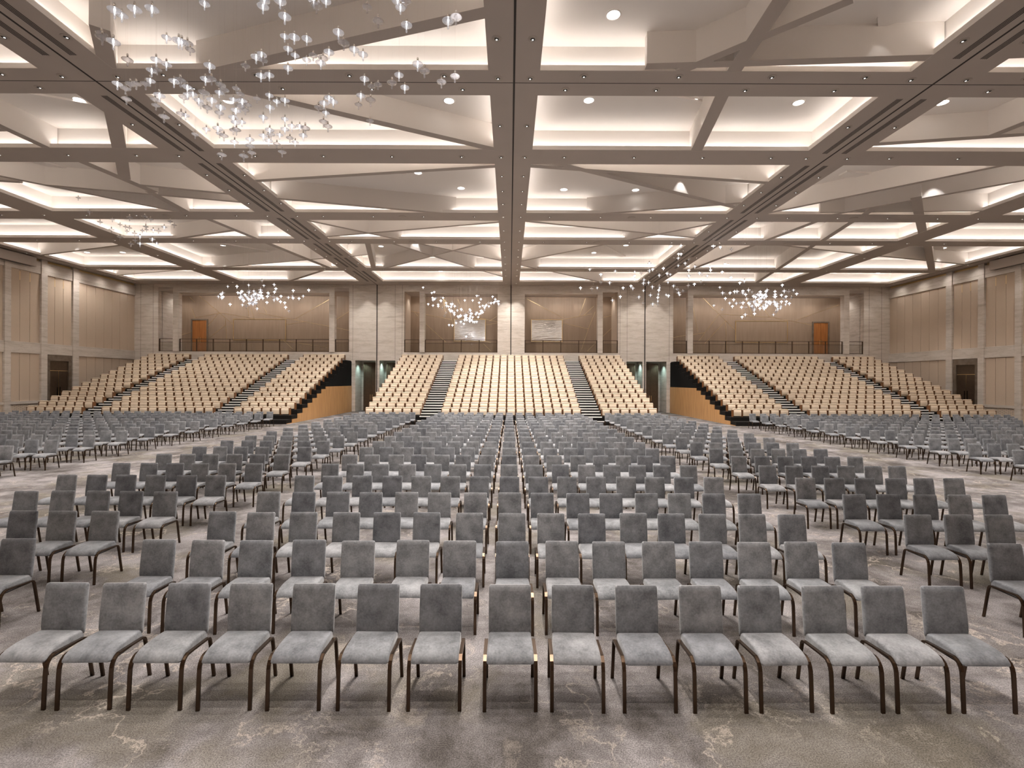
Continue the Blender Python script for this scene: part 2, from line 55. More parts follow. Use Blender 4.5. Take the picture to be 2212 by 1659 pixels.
# LED strips behind the lip of every coffer, thrown up and against the coffer wall
for (x0, x1) in XBAY:
    for (y0, y1) in YBAY:
        lx, ly = x1-x0, y1-y0; z = ZC+.12
        for (cx, cy, L, rz) in (((x0+x1)/2, y1+.12, lx, 0), ((x0+x1)/2, y0-.12, lx, PI), (x0-.12, (y0+y1)/2, ly, PI/2), (x1+.12, (y0+y1)/2, ly, -PI/2)):
            # the strip faces up, leaning towards the coffer wall behind it
            m = Matrix.Rotation(rz, 3, 'Z') @ Matrix.Rotation(PI-math.radians(20), 3, 'X')
            area((cx, cy, z), L, .05, COVE_W*L, m.to_euler())

# ---------------------------------------------------------------- materials
def new_mat(name):
    m = bpy.data.materials.new(name); m.use_nodes = True
    nt = m.node_tree; b = nt.nodes['Principled BSDF']
    return m, nt, b
def N(nt, t, **kw):
    n = nt.nodes.new(t)
    for k, v in kw.items():
        if k in n.inputs: n.inputs[k].default_value = v
        else: setattr(n, k, v)
    return n
def ramp(nt, pts):
    n = nt.nodes.new('ShaderNodeValToRGB'); e = n.color_ramp.elements
    e[0].position, e[0].color = pts[0][0], (*pts[0][1], 1)
    e[1].position, e[1].color = pts[1][0], (*pts[1][1], 1)
    for p, c in pts[2:]:
        x = e.new(p); x.color = (*c, 1)
    return n
def flat(name, col, rough=.6, metal=0, spec=.5, emit=None, es=0):
    m, nt, b = new_mat(name)
    b.inputs['Base Color'].default_value = (*col, 1); b.inputs['Roughness'].default_value = rough
    b.inputs['Metallic'].default_value = metal; b.inputs['Specular IOR Level'].default_value = spec
    if emit: b.inputs['Emission Color'].default_value = (*emit, 1); b.inputs['Emission Strength'].default_value = es
    return m
def noisy(name, c0, c1, scale=4, rough=.6, detail=4, stretch=(1,1,1), metal=0, bump=0, lo=.35, hi=.65, coords='Object'):
    m, nt, b = new_mat(name); L = nt.links
    if rough > .75: b.inputs['Specular IOR Level'].default_value = .15
    tc = N(nt, 'ShaderNodeTexCoord'); mp = N(nt, 'ShaderNodeMapping'); mp.inputs['Scale'].default_value = stretch
    no = N(nt, 'ShaderNodeTexNoise', Scale=scale, Detail=detail)
    r = ramp(nt, [(lo, c0), (hi, c1)])
    L.new(tc.outputs[coords], mp.inputs[0]); L.new(mp.outputs[0], no.inputs['Vector']); L.new(no.outputs[0], r.inputs[0])
    L.new(r.outputs[0], b.inputs['Base Color'])
    b.inputs['Roughness'].default_value = rough; b.inputs['Metallic'].default_value = metal
    if bump:
        bp = N(nt, 'ShaderNodeBump', Strength=bump, Distance=.01); L.new(no.outputs[0], bp.inputs['Height']); L.new(bp.outputs[0], b.inputs['Normal'])
    return m
def math_n(nt, op, a, b_=None, c=None):
    n = nt.nodes.new('ShaderNodeMath'); n.operation = op
    for i, v in enumerate((a, b_, c)):
        if v is None: continue
        if isinstance(v, (int, float)): n.inputs[i].default_value = v
        else: nt.links.new(v, n.inputs[i])
    return n.outputs[0]
def mixc(nt, fac, a, b_):
    n = nt.nodes.new('ShaderNodeMix'); n.data_type = 'RGBA'
    for sock, v in ((n.inputs[0], fac), (n.inputs[6], a), (n.inputs[7], b_)):
        if isinstance(v, (tuple, list)): sock.default_value = (*v, 1) if len(v) == 3 else v
        elif isinstance(v, (int, float)): sock.default_value = v
        else: nt.links.new(v, sock)
    return n.outputs[2]

def carpet_mat():
    m, nt, b = new_mat('carpet'); L = nt.links
    tc = N(nt, 'ShaderNodeTexCoord'); P = tc.outputs['Object']
    warp = N(nt, 'ShaderNodeTexNoise', Scale=.9, Detail=5)
    L.new(P, warp.inputs['Vector'])
    add = N(nt, 'ShaderNodeMix', data_type='VECTOR'); add.inputs[0].default_value = .35
    L.new(P, add.inputs[4]); L.new(warp.outputs['Color'], add.inputs[5])
    W = add.outputs[1]
    def nz(scale, detail, seed, rough=.55):
        mp = N(nt, 'ShaderNodeMapping'); mp.inputs['Location'].default_value = (seed*13.7, seed*7.1, seed)
        L.new(W, mp.inputs[0])
        n = N(nt, 'ShaderNodeTexNoise', Scale=scale, Detail=detail, Roughness=rough); L.new(mp.outputs[0], n.inputs['Vector'])
        return n.outputs[0]
    base = ramp(nt, [(.38, (.074, .066, .061)), (.50, (.146, .134, .132)), (.62, (.240, .224, .225))])
    L.new(nz(1.3, 9, 1, .70), base.inputs[0])
    olive = N(nt, 'ShaderNodeMapRange'); olive.inputs[1].default_value = .52; olive.inputs[2].default_value = .62
    L.new(nz(1.1, 6, 2), olive.inputs[0])
    c1 = mixc(nt, math_n(nt, 'MULTIPLY', olive.outputs[0], .55), base.outputs[0], (.140, .125, .098))
    # pale cracks
    v = math_n(nt, 'ABSOLUTE', math_n(nt, 'SUBTRACT', nz(1.25, 7, 3, .60), .5))
    vr = N(nt, 'ShaderNodeMapRange'); vr.inputs[1].default_value = .011; vr.inputs[2].default_value = .0; vr.inputs[3].default_value = 0; vr.inputs[4].default_value = 1
    L.new(v, vr.inputs[0])
    gate = N(nt, 'ShaderNodeMapRange'); gate.inputs[1].default_value = .46; gate.inputs[2].default_value = .58
    L.new(nz(1.1, 4, 4), gate.inputs[0])
    c2 = mixc(nt, math_n(nt, 'MULTIPLY', math_n(nt, 'MULTIPLY', vr.outputs[0], gate.outputs[0]), .60), c1, (.42, .365, .315))
    v2 = math_n(nt, 'ABSOLUTE', math_n(nt, 'SUBTRACT', nz(2.6, 9, 8, .68), .47)); vr2 = N(nt, 'ShaderNodeMapRange'); vr2.inputs[1].default_value = .016; vr2.inputs[2].default_value = .0; vr2.inputs[3].default_value = 0; vr2.inputs[4].default_value = 1
    L.new(v2, vr2.inputs[0]); g2 = N(nt, 'ShaderNodeMapRange'); g2.inputs[1].default_value = .50; g2.inputs[2].default_value = .62; L.new(nz(1.7, 4, 9), g2.inputs[0])
    c2 = mixc(nt, math_n(nt, 'MULTIPLY', math_n(nt, 'MULTIPLY', vr2.outputs[0], g2.outputs[0]), .42), c2, (.38, .335, .295))
    blob = N(nt, 'ShaderNodeMapRange'); blob.inputs[1].default_value = .60; blob.inputs[2].default_value = .70
    L.new(nz(1.9, 5, 5, .7), blob.inputs[0])
    c3 = mixc(nt, math_n(nt, 'MULTIPLY', blob.outputs[0], .40), c2, (.37, .325, .28))
    g = N(nt, 'ShaderNodeTexNoise', Scale=95, Detail=2); L.new(P, g.inputs['Vector'])
    gr = N(nt, 'ShaderNodeMapRange'); gr.inputs[1].default_value = .3; gr.inputs[2].default_value = .7; gr.inputs[3].default_value = .55; gr.inputs[4].default_value = 1.42
    L.new(g.outputs[0], gr.inputs[0])
    mu = N(nt, 'ShaderNodeVectorMath', operation='SCALE'); L.new(c3, mu.inputs[0]); L.new(gr.outputs[0], mu.inputs['Scale'])
    L.new(mu.outputs[0], b.inputs['Base Color'])
    b.inputs['Roughness'].default_value = 1; b.inputs['Specular IOR Level'].default_value = 0
    bp = N(nt, 'ShaderNodeBump', Strength=.35, Distance=.01); L.new(g.outputs[0], bp.inputs['Height']); L.new(bp.outputs[0], b.inputs['Normal'])
    return m
def velvet_mat(name, island=False):
    m, nt, b = new_mat(name); L = nt.links
    tc = N(nt, 'ShaderNodeTexCoord')
    if island: rnd = N(nt, 'ShaderNodeNewGeometry').outputs['Random Per Island']
    else: rnd = N(nt, 'ShaderNodeObjectInfo').outputs['Random']
    mp = N(nt, 'ShaderNodeMapping'); cx = N(nt, 'ShaderNodeCombineXYZ')
    L.new(math_n(nt, 'MULTIPLY', rnd, 37.0), cx.inputs[0]); L.new(math_n(nt, 'MULTIPLY', rnd, 91.0), cx.inputs[2])
    L.new(tc.outputs['Object'], mp.inputs[0]); L.new(cx.outputs[0], mp.inputs['Location'])
    n1 = N(nt, 'ShaderNodeTexNoise', Scale=5.0, Detail=7, Roughness=.68); L.new(mp.outputs[0], n1.inputs['Vector'])
    n2 = N(nt, 'ShaderNodeTexNoise', Scale=60, Detail=3); L.new(mp.outputs[0], n2.inputs['Vector'])
    f = math_n(nt, 'ADD', math_n(nt, 'MULTIPLY', n1.outputs[0], .75), math_n(nt, 'MULTIPLY', n2.outputs[0], .25))
    r = ramp(nt, [(.36, (.108, .113, .121)), (.64, (.272, .281, .296))]); L.new(f, r.inputs[0])
    tint = ramp(nt, [(0, (.80, .80, .82)), (.35, (.95, .95, .96)), (.7, (1.04, 1.03, 1.02)), (1, (1.18, 1.15, 1.14))]); L.new(rnd, tint.inputs[0])
    mu = N(nt, 'ShaderNodeVectorMath', operation='MULTIPLY'); L.new(r.outputs[0], mu.inputs[0]); L.new(tint.outputs[0], mu.inputs[1])
    L.new(mu.outputs[0], b.inputs['Base Color'])
    b.inputs['Roughness'].default_value = .85; b.inputs['Specular IOR Level'].default_value = .15
    b.inputs['Sheen Weight'].default_value = .4; b.inputs['Sheen Roughness'].default_value = .45; b.inputs['Sheen Tint'].default_value = (.8, .8, .8, 1)
    bp = N(nt, 'ShaderNodeBump', Strength=.12, Distance=.01); L.new(n1.outputs[0], bp.inputs['Height']); L.new(bp.outputs[0], b.inputs['Normal'])
    return m
def marble_mat(name='marble', horiz=True):
    m, nt, b = new_mat(name); L = nt.links
    tc = N(nt, 'ShaderNodeTexCoord'); P = tc.outputs['Object']
    mp = N(nt, 'ShaderNodeMapping'); mp.inputs['Scale'].default_value = (.45, .45, 2.6); L.new(P, mp.inputs[0])
    n1 = N(nt, 'ShaderNodeTexNoise', Scale=1.6, Detail=9, Roughness=.62, Distortion=.6); L.new(mp.outputs[0], n1.inputs['Vector'])
    r = ramp(nt, [(.28, (.54, .470, .400)), (.42, (.66, .595, .525)), (.55, (.73, .665, .600)), (.8, (.77, .71, .65))]); L.new(n1.outputs[0], r.inputs[0])
    n2 = N(nt, 'ShaderNodeTexNoise', Scale=2.3, Detail=8, Roughness=.6, Distortion=1.2); L.new(mp.outputs[0], n2.inputs['Vector'])
    v = math_n(nt, 'ABSOLUTE', math_n(nt, 'SUBTRACT', n2.outputs[0], .5))
    vr = N(nt, 'ShaderNodeMapRange'); vr.inputs[1].default_value = .012; vr.inputs[2].default_value = 0; vr.inputs[3].default_value = 0; vr.inputs[4].default_value = .32
    L.new(v, vr.inputs[0])
    c = mixc(nt, vr.outputs[0], r.outputs[0], (.27, .22, .18))
    # slab joints every 1.05 m
    sx = N(nt, 'ShaderNodeSeparateXYZ'); L.new(P, sx.inputs[0])
    fr = math_n(nt, 'FRACT', math_n(nt, 'DIVIDE', sx.outputs[2], 1.05))
    j = math_n(nt, 'MULTIPLY', math_n(nt, 'LESS_THAN', fr, .014), .5)
    c = mixc(nt, j, c, (.25, .2, .16))
    L.new(c, b.inputs['Base Color']); b.inputs['Roughness'].default_value = .22
    return m
def wood_mat(name, c0, c1, plank=.14, axis=1, rough=.4):
    m, nt, b = new_mat(name); L = nt.links
    tc = N(nt, 'ShaderNodeTexCoord'); P = tc.outputs['Object']
    mp = N(nt, 'ShaderNodeMapping'); mp.inputs['Scale'].default_value = (7, 7, .5); L.new(P, mp.inputs[0])
    n1 = N(nt, 'ShaderNodeTexNoise', Scale=1.5, Detail=6); L.new(mp.outputs[0], n1.inputs['Vector'])
    r = ramp(nt, [(.3, c0), (.7, c1)]); L.new(n1.outputs[0], r.inputs[0])
    sx = N(nt, 'ShaderNodeSeparateXYZ'); L.new(P, sx.inputs[0])
    fr = math_n(nt, 'FRACT', math_n(nt, 'DIVIDE', sx.outputs[axis], plank))
    c = mixc(nt, math_n(nt, 'MULTIPLY', math_n(nt, 'LESS_THAN', fr, .05), .35), r.outputs[0], (.06, .03, .01))
    L.new(c, b.inputs['Base Color']); b.inputs['Roughness'].default_value = rough
    return m
def glass_mat(name, rough=0, lit=0, col=(.93,.93,.95), thin=False, mixf=.33):
    m, nt, b = new_mat(name); L = nt.links
    out = nt.nodes['Material Output']
    tr = N(nt, 'ShaderNodeBsdfTransparent'); tr.inputs[0].default_value = (*col, 1)
    if not thin:
        l2 = N(nt, 'ShaderNodeLayerWeight'); l2.inputs[0].default_value = .5
        L.new(mixc(nt, math_n(nt, 'POWER', l2.outputs['Facing'], 2.2), col, (.42, .40, .38)), tr.inputs[0])
    gl = N(nt, 'ShaderNodeBsdfGlossy'); gl.inputs['Roughness'].default_value = max(rough, .02); gl.inputs[0].default_value = (1, 1, 1, 1)
    lw = N(nt, 'ShaderNodeLayerWeight'); lw.inputs[0].default_value = .35 if not thin else .12
    fac = math_n(nt, 'MINIMUM', math_n(nt, 'ADD', math_n(nt, 'MULTIPLY', lw.outputs['Facing'], .75 if not thin else .25), .05), 1)
    mx = N(nt, 'ShaderNodeMixShader'); L.new(fac, mx.inputs[0]); L.new(tr.outputs[0], mx.inputs[1]); L.new(gl.outputs[0], mx.inputs[2])
    res = mx.outputs[0]
    if lit:
        df = N(nt, 'ShaderNodeBsdfTranslucent'); df.inputs[0].default_value = (.85, .85, .9, 1)
        em = N(nt, 'ShaderNodeEmission'); em.inputs[0].default_value = (.93, .95, 1, 1); em.inputs[1].default_value = lit
        ad = N(nt, 'ShaderNodeAddShader'); L.new(df.outputs[0], ad.inputs[0]); L.new(em.outputs[0], ad.inputs[1])
        m2 = N(nt, 'ShaderNodeMixShader'); m2.inputs[0].default_value = mixf; L.new(res, m2.inputs[1]); L.new(ad.outputs[0], m2.inputs[2]); res = m2.outputs[0]
    L.new(res, out.inputs['Surface'])
    return m

M = {}
M['carpet'] = carpet_mat()
M['velvet'] = velvet_mat('grey_velvet'); M['velvet_far'] = velvet_mat('grey_velvet_far', True)
M['bronze'] = flat('bronze_metal', (.085, .055, .036), .24, .85)
M['paint'] = noisy('ceiling_paint_shaded', (.50, .440, .395), (.52, .457, .410), 1, .7)  # shade of downward ceiling faces put into the paint's colour
M['coffer'] = flat('ceiling_paint_lit', (.88, .832, .785), .7)  # same ceiling paint, lightened for the faces that catch the cove light
M['marble'] = marble_mat()
M['stone_dark'] = noisy('brown_stone', (.15, .115, .085), (.20, .16, .125), 3, .25)
M['fabric_panel'] = noisy('beige_fabric_panel', (.63, .510, .398), (.66, .537, .422), 30, .8)
M['brown_panel'] = noisy('brown_wall_panel', (.30, .215, .150), (.345, .25, .178), 2, .5, stretch=(3, 3, .3))
M['brass'] = flat('brass', (.95, .74, .40), .30, 1)
M['black'] = noisy('black_platform', (.008, .007, .006), (.013, .011, .010), 20, .8)
M['curtain'] = noisy('black_curtain', (.004, .004, .004), (.010, .009, .008), 3, 1.0, stretch=(9, 9, .1))
M['nosing'] = flat('grey_stair_nosing', (.93, .92, .90), .4)
M['oak'] = wood_mat('golden_oak_panel', (.42, .22, .085), (.60, .34, .145), .19, 1)
M['door_wood'] = wood_mat('orange_door_wood', (.33, .115, .028), (.48, .19, .05), .5, 0)
M['bronze_door'] = noisy('brown_door', (.085, .057, .038), (.10, .068, .045), 5, .3, metal=.3)
M['seat_cloth'] = noisy('cream_upholstery', (.69, .565, .430), (.74, .615, .475), 40, .75)
M['arm_wood'] = flat('brown_armrest_wood', (.20, .085, .030), .35)
M['rail'] = flat('brown_railing_metal', (.095, .058, .036), .35, .6)
M['clear'] = glass_mat('railing_glass', thin=True, col=(.90, .90, .88))
M['pend_glass'] = glass_mat('clear_pendant_glass', .03, lit=.0001, mixf=.10)
M['pend_lit'] = glass_mat('lit_pendant_glass', .05, lit=.30, mixf=.13)
M['chrome'] = flat('polished_nickel', (.75, .72, .68), .12, 1)
M['bulb'] = flat('pendant_bulb', (1, 1, 1), .5, emit=(.95, .96, 1), es=2.6)
M['wire'] = flat('pendant_wire', (.58, .51, .45), .6, 0)
M['lens'] = flat('lamp_lens', (1, 1, 1), .5, emit=(1, .95, .90), es=3)
M['lens_dim'] = flat('deep_lamp_lens', (1, 1, 1), .5, emit=(1, .93, .86), es=1.2)
M['dark'] = flat('dark_recess', (.02, .017, .014), .5)
M['trim'] = flat('lamp_trim', (.46, .40, .35), .5)
M['mirror'] = noisy('rippled_mirror', (.75, .73, .70), (.85, .84, .82), 3, .06, metal=1, bump=.6, stretch=(.5, 1, 2.2))
M['vent'] = noisy('cream_perforated_panel', (.66, .54, .42), (.74, .62, .50), 8, .7)
M['slot'] = flat('grille_slot', (.03, .022, .018), .6)
M['white_lac'] = flat('cool_white_niche', (.50, .62, .60), .5)

# ---------------------------------------------------------------- mesh helpers
class MB:
    def __init__(s): s.v = []; s.f = []
    def quad(s, a, b, c, d):
        n = len(s.v); s.v += [a, b, c, d]; s.f.append((n, n+1, n+2, n+3)); return s
    def box(s, x0, x1, y0, y1, z0, z1):
        n = len(s.v)
        s.v += [(x0,y0,z0),(x1,y0,z0),(x1,y1,z0),(x0,y1,z0),(x0,y0,z1),(x1,y0,z1),(x1,y1,z1),(x0,y1,z1)]
        s.f += [(n,n+3,n+2,n+1),(n+4,n+5,n+6,n+7),(n,n+1,n+5,n+4),(n+1,n+2,n+6,n+5),(n+2,n+3,n+7,n+6),(n+3,n,n+4,n+7)]
        return s
    def prism(s, poly, z0, z1):               # polygon in XY extruded in Z
        n = len(s.v); k = len(poly)
        s.v += [(p[0], p[1], z0) for p in poly] + [(p[0], p[1], z1) for p in poly]
        s.f.append(tuple(n+i for i in reversed(range(k)))); s.f.append(tuple(n+k+i for i in range(k)))
        for i in range(k):
            j = (i+1) % k; s.f.append((n+i, n+j, n+k+j, n+k+i))
        return s
    def prism_x(s, poly, x0, x1):             # polygon in YZ extruded in X
        n = len(s.v); k = len(poly)
        s.v += [(x0, p[0], p[1]) for p in poly] + [(x1, p[0], p[1]) for p in poly]
        s.f.append(tuple(n+i for i in reversed(range(k)))); s.f.append(tuple(n+k+i for i in range(k)))
        for i in range(k):
            j = (i+1) % k; s.f.append((n+i, n+j, n+k+j, n+k+i))
        return s
    def lathe(s, prof, seg=12, x=0, y=0, z=0):
        n = len(s.v); k = len(prof)
        for i in range(seg):
            a = 2*PI*i/seg
            for r, h in prof: s.v.append((x+r*math.cos(a), y+r*math.sin(a), z+h))
        for i in range(seg):
            j = (i+1) % seg
            for q in range(k-1):
                s.f.append((n+i*k+q, n+j*k+q, n+j*k+q+1, n+i*k+q+1))
        return s
    def bar(s, path, x0, w, t):               # flat bar along a (y,z) path, w wide in X, t thick
        n = len(s.v); k = len(path)
        for i, (y, z) in enumerate(path):
            a = path[max(i-1, 0)]; b = path[min(i+1, k-1)]
            dy, dz = b[0]-a[0], b[1]-a[1]; L = math.hypot(dy, dz) or 1
            ny, nz = -dz/L*t/2, dy/L*t/2
            s.v += [(x0-w/2, y+ny, z+nz), (x0+w/2, y+ny, z+nz), (x0+w/2, y-ny, z-nz), (x0-w/2, y-ny, z-nz)]
        for i in range(k-1):
            a = n+4*i; b = a+4
            for q in range(4):
                r = (q+1) % 4; s.f.append((a+q, a+r, b+r, b+q))
        s.f += [(n+3, n+2, n+1, n), (n+4*k-4, n+4*k-3, n+4*k-2, n+4*k-1)]
        return s
    def loft(s, prof, hw, r=.02, wf=None, secs=4):     # closed (y,z) profile across X with rounded ends
        k = len(prof); cy = sum(p[0] for p in prof)/k; cz = sum(p[1] for p in prof)/k
        nor = []
        for i in range(k):
            a, b = prof[i-1], prof[(i+1) % k]; dy, dz = b[0]-a[0], b[1]-a[1]; L = math.hypot(dy, dz) or 1
            nor.append((dz/L, -dy/L))
        ar = sum(prof[i][0]*prof[(i+1) % k][1]-prof[(i+1) % k][0]*prof[i][1] for i in range(k))
        sg = 1 if ar > 0 else -1
        xs = []
        for q in range(secs+1):
            a = PI/2*q/secs; xs.append((hw-r+r*math.sin(a), r*(1-math.cos(a))))
        secl = [(-x, d) for x, d in reversed(xs)] + [(-(hw-r)*.5, 0), (0, 0), ((hw-r)*.5, 0)] + xs
        n = len(s.v)
        for x, d in secl:
            for (y, z), (ny, nz) in zip(prof, nor):
                f = wf(y, z) if wf else 1
                s.v.append((x*f, y-sg*ny*d, z-sg*nz*d))
        m_ = len(secl)
        for i in range(m_-1):
            for q in range(k):
                r2 = (q+1) % k; s.f.append((n+i*k+q, n+i*k+r2, n+(i+1)*k+r2, n+(i+1)*k+q))
        s.f.append(tuple(n+q for q in reversed(range(k)))); s.f.append(tuple(n+(m_-1)*k+q for q in range(k)))
        return s
    def add(s, o, M4):
        n = len(s.v); s.v += [tuple(M4 @ Vector(v)) for v in o.v]; s.f += [tuple(i+n for i in f) for f in o.f]; return s
    def mesh(s, name, mat, smooth=False):
        me = bpy.data.meshes.new(name); me.from_pydata(s.v, [], s.f); me.materials.append(mat)
        if smooth:
            me.polygons.foreach_set('use_smooth', [True]*len(me.polygons))
        me.validate(); me.update(); return me
def obj(name, mb, mat, parent=None, smooth=False, loc=None, rot=None, sharp=None):
    me = mb.mesh(name, mat, smooth) if isinstance(mb, MB) else mb
    if sharp and isinstance(mb, MB): me.set_sharp_from_angle(angle=math.radians(sharp))
    o = bpy.data.objects.new(name, me); C.objects.link(o)
    if parent is not None: o.parent = parent
    if loc: o.location = loc
    if rot: o.rotation_euler = rot
    return o
def tag(o, label, cat, group=None, kind=None):
    o['label'] = label; o['category'] = cat
    if group: o['group'] = group
    if kind: o['kind'] = kind
    return o
def thing(name, label, cat, loc=(0,0,0), rz=0, group=None):
    o = bpy.data.objects.new(name, None); o.empty_display_size = .1; C.objects.link(o); o.location = loc; o.rotation_euler = (0,0,rz)
    return tag(o, label, cat, group)
def struct(name, mb, mat, label=None):
    o = obj(name, mb, mat); o['kind'] = 'structure'
    if label: o['label'] = label
    return o
def dup(root, kids, loc, rz=0):
    r = root.copy(); C.objects.link(r); r.location = loc; r.rotation_euler = (0, 0, rz)
    for ch in kids:
        c = ch.copy(); c.parent = r; C.objects.link(c)
    return r
ORD = ['first','second','third','fourth','fifth','sixth','seventh','eighth','ninth','tenth','eleventh','twelfth','thirteenth','fourteenth','fifteenth','sixteenth','seventeenth','eighteenth','nineteenth','twentieth','twenty-first','twenty-second','twenty-third','twenty-fourth','twenty-fifth','twenty-sixth','twenty-seventh']

# ---------------------------------------------------------------- floor and ceiling
o = struct('floor', MB().box(XL-.3, XR+.3, YB-.3, 46.4, -.2, 0), M['carpet'], 'grey and taupe patterned carpet with pale cracks')
cm = MB(); up = MB()
xe = [XL-.3] + [v for b in XBAY for v in b] + [XR+.3]
ye = [YB-.3] + [v for b in YBAY for v in b] + [YW+.6]
for i in range(len(xe)-1):
    for j in range(len(ye)-1):
        if i % 2 == 1 and j % 2 == 1: continue
        cm.quad((xe[i], ye[j], ZC), (xe[i], ye[j+1], ZC), (xe[i+1], ye[j+1], ZC), (xe[i+1], ye[j], ZC))
S = .30; LIP = .15
for (x0, x1) in XBAY:
    for (y0, y1) in YBAY:
        def ring(a, b, za, zb, mb):
            A = [(x0-a,y0-a,za),(x1+a,y0-a,za),(x1+a,y1+a,za),(x0-a,y1+a,za)]
            B = [(x0-b,y0-b,zb),(x1+b,y0-b,zb),(x1+b,y1+b,zb),(x0-b,y1+b,zb)]
            for q in range(4):
                r = (q+1) % 4; mb.quad(A[q], A[r], B[r], B[q])
        ring(0, 0, ZC, ZC+LIP, up)            # lip
        ring(0, .03, ZC+LIP, ZC+LIP, up)
        ring(.03, .03, ZC+LIP, ZC+.06, up)
        ring(.03, S, ZC+.06, ZC+.06, up)      # ledge
        ring(S, S, ZC+.06, ZU, up)            # coffer wall
        up.quad((x0-S,y0-S,ZU), (x0-S,y1+S,ZU), (x1+S,y1+S,ZU), (x1+S,y0-S,ZU))
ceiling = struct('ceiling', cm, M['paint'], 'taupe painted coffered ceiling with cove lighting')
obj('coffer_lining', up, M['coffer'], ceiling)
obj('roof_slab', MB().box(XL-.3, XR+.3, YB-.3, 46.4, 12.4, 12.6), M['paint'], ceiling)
for fi, (x0, y0, x1, y1, wd) in enumerate(FINS):
    d = Vector((x1-x0, y1-y0)); d.normalize(); n = Vector((-d.y, d.x))*wd/2
    p = [(x0+n.x, y0+n.y), (x0-n.x, y0-n.y), (x1-n.x, y1-n.y), (x1+n.x, y1+n.y)]
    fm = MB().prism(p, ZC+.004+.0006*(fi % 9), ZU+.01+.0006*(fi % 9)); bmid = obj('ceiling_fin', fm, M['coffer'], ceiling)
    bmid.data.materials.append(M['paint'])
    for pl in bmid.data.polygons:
        if abs(pl.normal.z) > .9 and pl.center.z < ZC+.02: pl.material_index = 1  # undersides take the shaded tone, sides keep the lit one
# shallow steps on the coffer tops
for (x0, x1) in XBAY:
    for (y0, y1) in YBAY[2:]:
        if random.random() < .75:
            xa = random.uniform(x0+.5, x1-3); xb = xa+random.uniform(2, 5); ya = random.uniform(y0+.4, y0+(y1-y0)*.5); yb = random.uniform(y0+(y1-y0)*.5, y1-.3)
            d = Vector((min(xb, x1)-xa, yb-ya)); d.normalize(); n = Vector((-d.y, d.x))*.22
            xb = min(xb, x1)
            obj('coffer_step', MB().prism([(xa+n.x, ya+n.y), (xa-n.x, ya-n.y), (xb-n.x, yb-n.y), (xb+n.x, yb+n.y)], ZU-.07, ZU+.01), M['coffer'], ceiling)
# partition tracks and seams
ti = 0
def trim(mb, mat, label=None):
    global ti
    ti += 1; return struct('trim_%d' % ti, mb, mat, label)
for x in (-11.84, .09, 12.03):
    trim(MB().box(x-.028, x+.028, YB, YW-.01, ZC-.006, ZC+.05), M['slot'], 'dark sliding partition track in the ceiling')
trim(MB().box(XL+.5, XR-.5, 13.79, 13.81, ZC-.004, ZC+.03), M['slot'])
for s, xw in ((1, XL), (-1, XR)):
    trim(MB().box(min(xw+s*.95, xw+s*1.0), max(xw+s*.95, xw+s*1.0), YB, YW-.6, ZC-.006, ZC+.03), M['slot'])

# ---------------------------------------------------------------- side walls
def sidewall(name, xw, s):        # s = +1: room lies towards +X
    def bx(a, b): return (min(xw+s*a, xw+s*b), max(xw+s*a, xw+s*b))
    wl = struct(name, MB().box(*bx(-.35, 0), YB-.3, YW+.5, 0, 12.3), M['brass'])
    wl['label'] = 'tall side wall of beige fabric panels framed in pale marble'
    pil = []; bays = []
    for k in range(4):
        o_ = -11.2*k
        bays += [(37.4+o_, 43.1+o_, 'wide', k), (34.85+o_, 36.9+o_, 'door', k), (32.3+o_, 34.4+o_, 'narrow', k)]
        pil += [(36.9+o_, 37.4+o_), (34.4+o_, 34.85+o_), (31.9+o_, 32.3+o_)]
        if k == 3: break
    for (a, b) in pil:
        if b > YB: obj('marble_pilaster', MB().box(*bx(.0, .20), a, b, 0, ZC), M['marble'], wl)
    ydoor = []
    for (a, b, kind, k) in bays:
        if b < YB: continue
        a = max(a, YB)
        obj('marble_band', MB().box(*bx(0, .14), a, b, 4.57, 5.34), M['marble'], wl)
        obj('marble_band', MB().box(*bx(0, .14), a, b, 10.26, 11.12), M['marble'], wl)
        n = {'wide': 7, 'door': 3, 'narrow': 3}[kind]
        def panels(z0, z1):
            wd = (b-a)/n
            for i in range(n):
                obj('fabric_panel', MB().box(*bx(0, .06), a+i*wd+.012, a+(i+1)*wd-.012, z0, z1), M['fabric_panel'], wl)
        panels(5.34, 10.26)
        if kind != 'wide':
            for i in (1, 2):
                ys = a+(b-a)/n*i
                obj('brass_strip', MB().box(*bx(.0, .066), ys-.018, ys+.018, 9.55, 10.15), M['brass'], wl)
        if kind == 'door':
            ydoor.append((a, b))
        else:
            panels(1.27, 4.57)
            obj('marble_band', MB().box(*bx(0, .14), a, b, 1.08, 1.27), M['marble'], wl)
            vm = MB().box(*bx(0, .05), a, b, 0, 1.08)
            vp = obj('perforated_panel', vm, M['vent'], wl)
            if kind == 'narrow' and k == 0:
                hx = xw+s*.052; hm = MB()
                for i in range(int((b-a)/.14)):
                    for j in range(6):
                        yy = a+.1+i*.14; zz = .12+j*.16+(.08 if i % 2 else 0)
                        if zz > 1.0: continue
                        hm.quad((hx, yy-.035, zz), (hx, yy, zz-.045), (hx, yy+.035, zz), (hx, yy, zz+.045))
                obj('vent_hole', hm, M['trim'], vp)
    return wl, ydoor
wall_left, dl = sidewall('wall_left', XL, 1)
wall_right, dr = sidewall('wall_right', XR, -1)
dn = 0
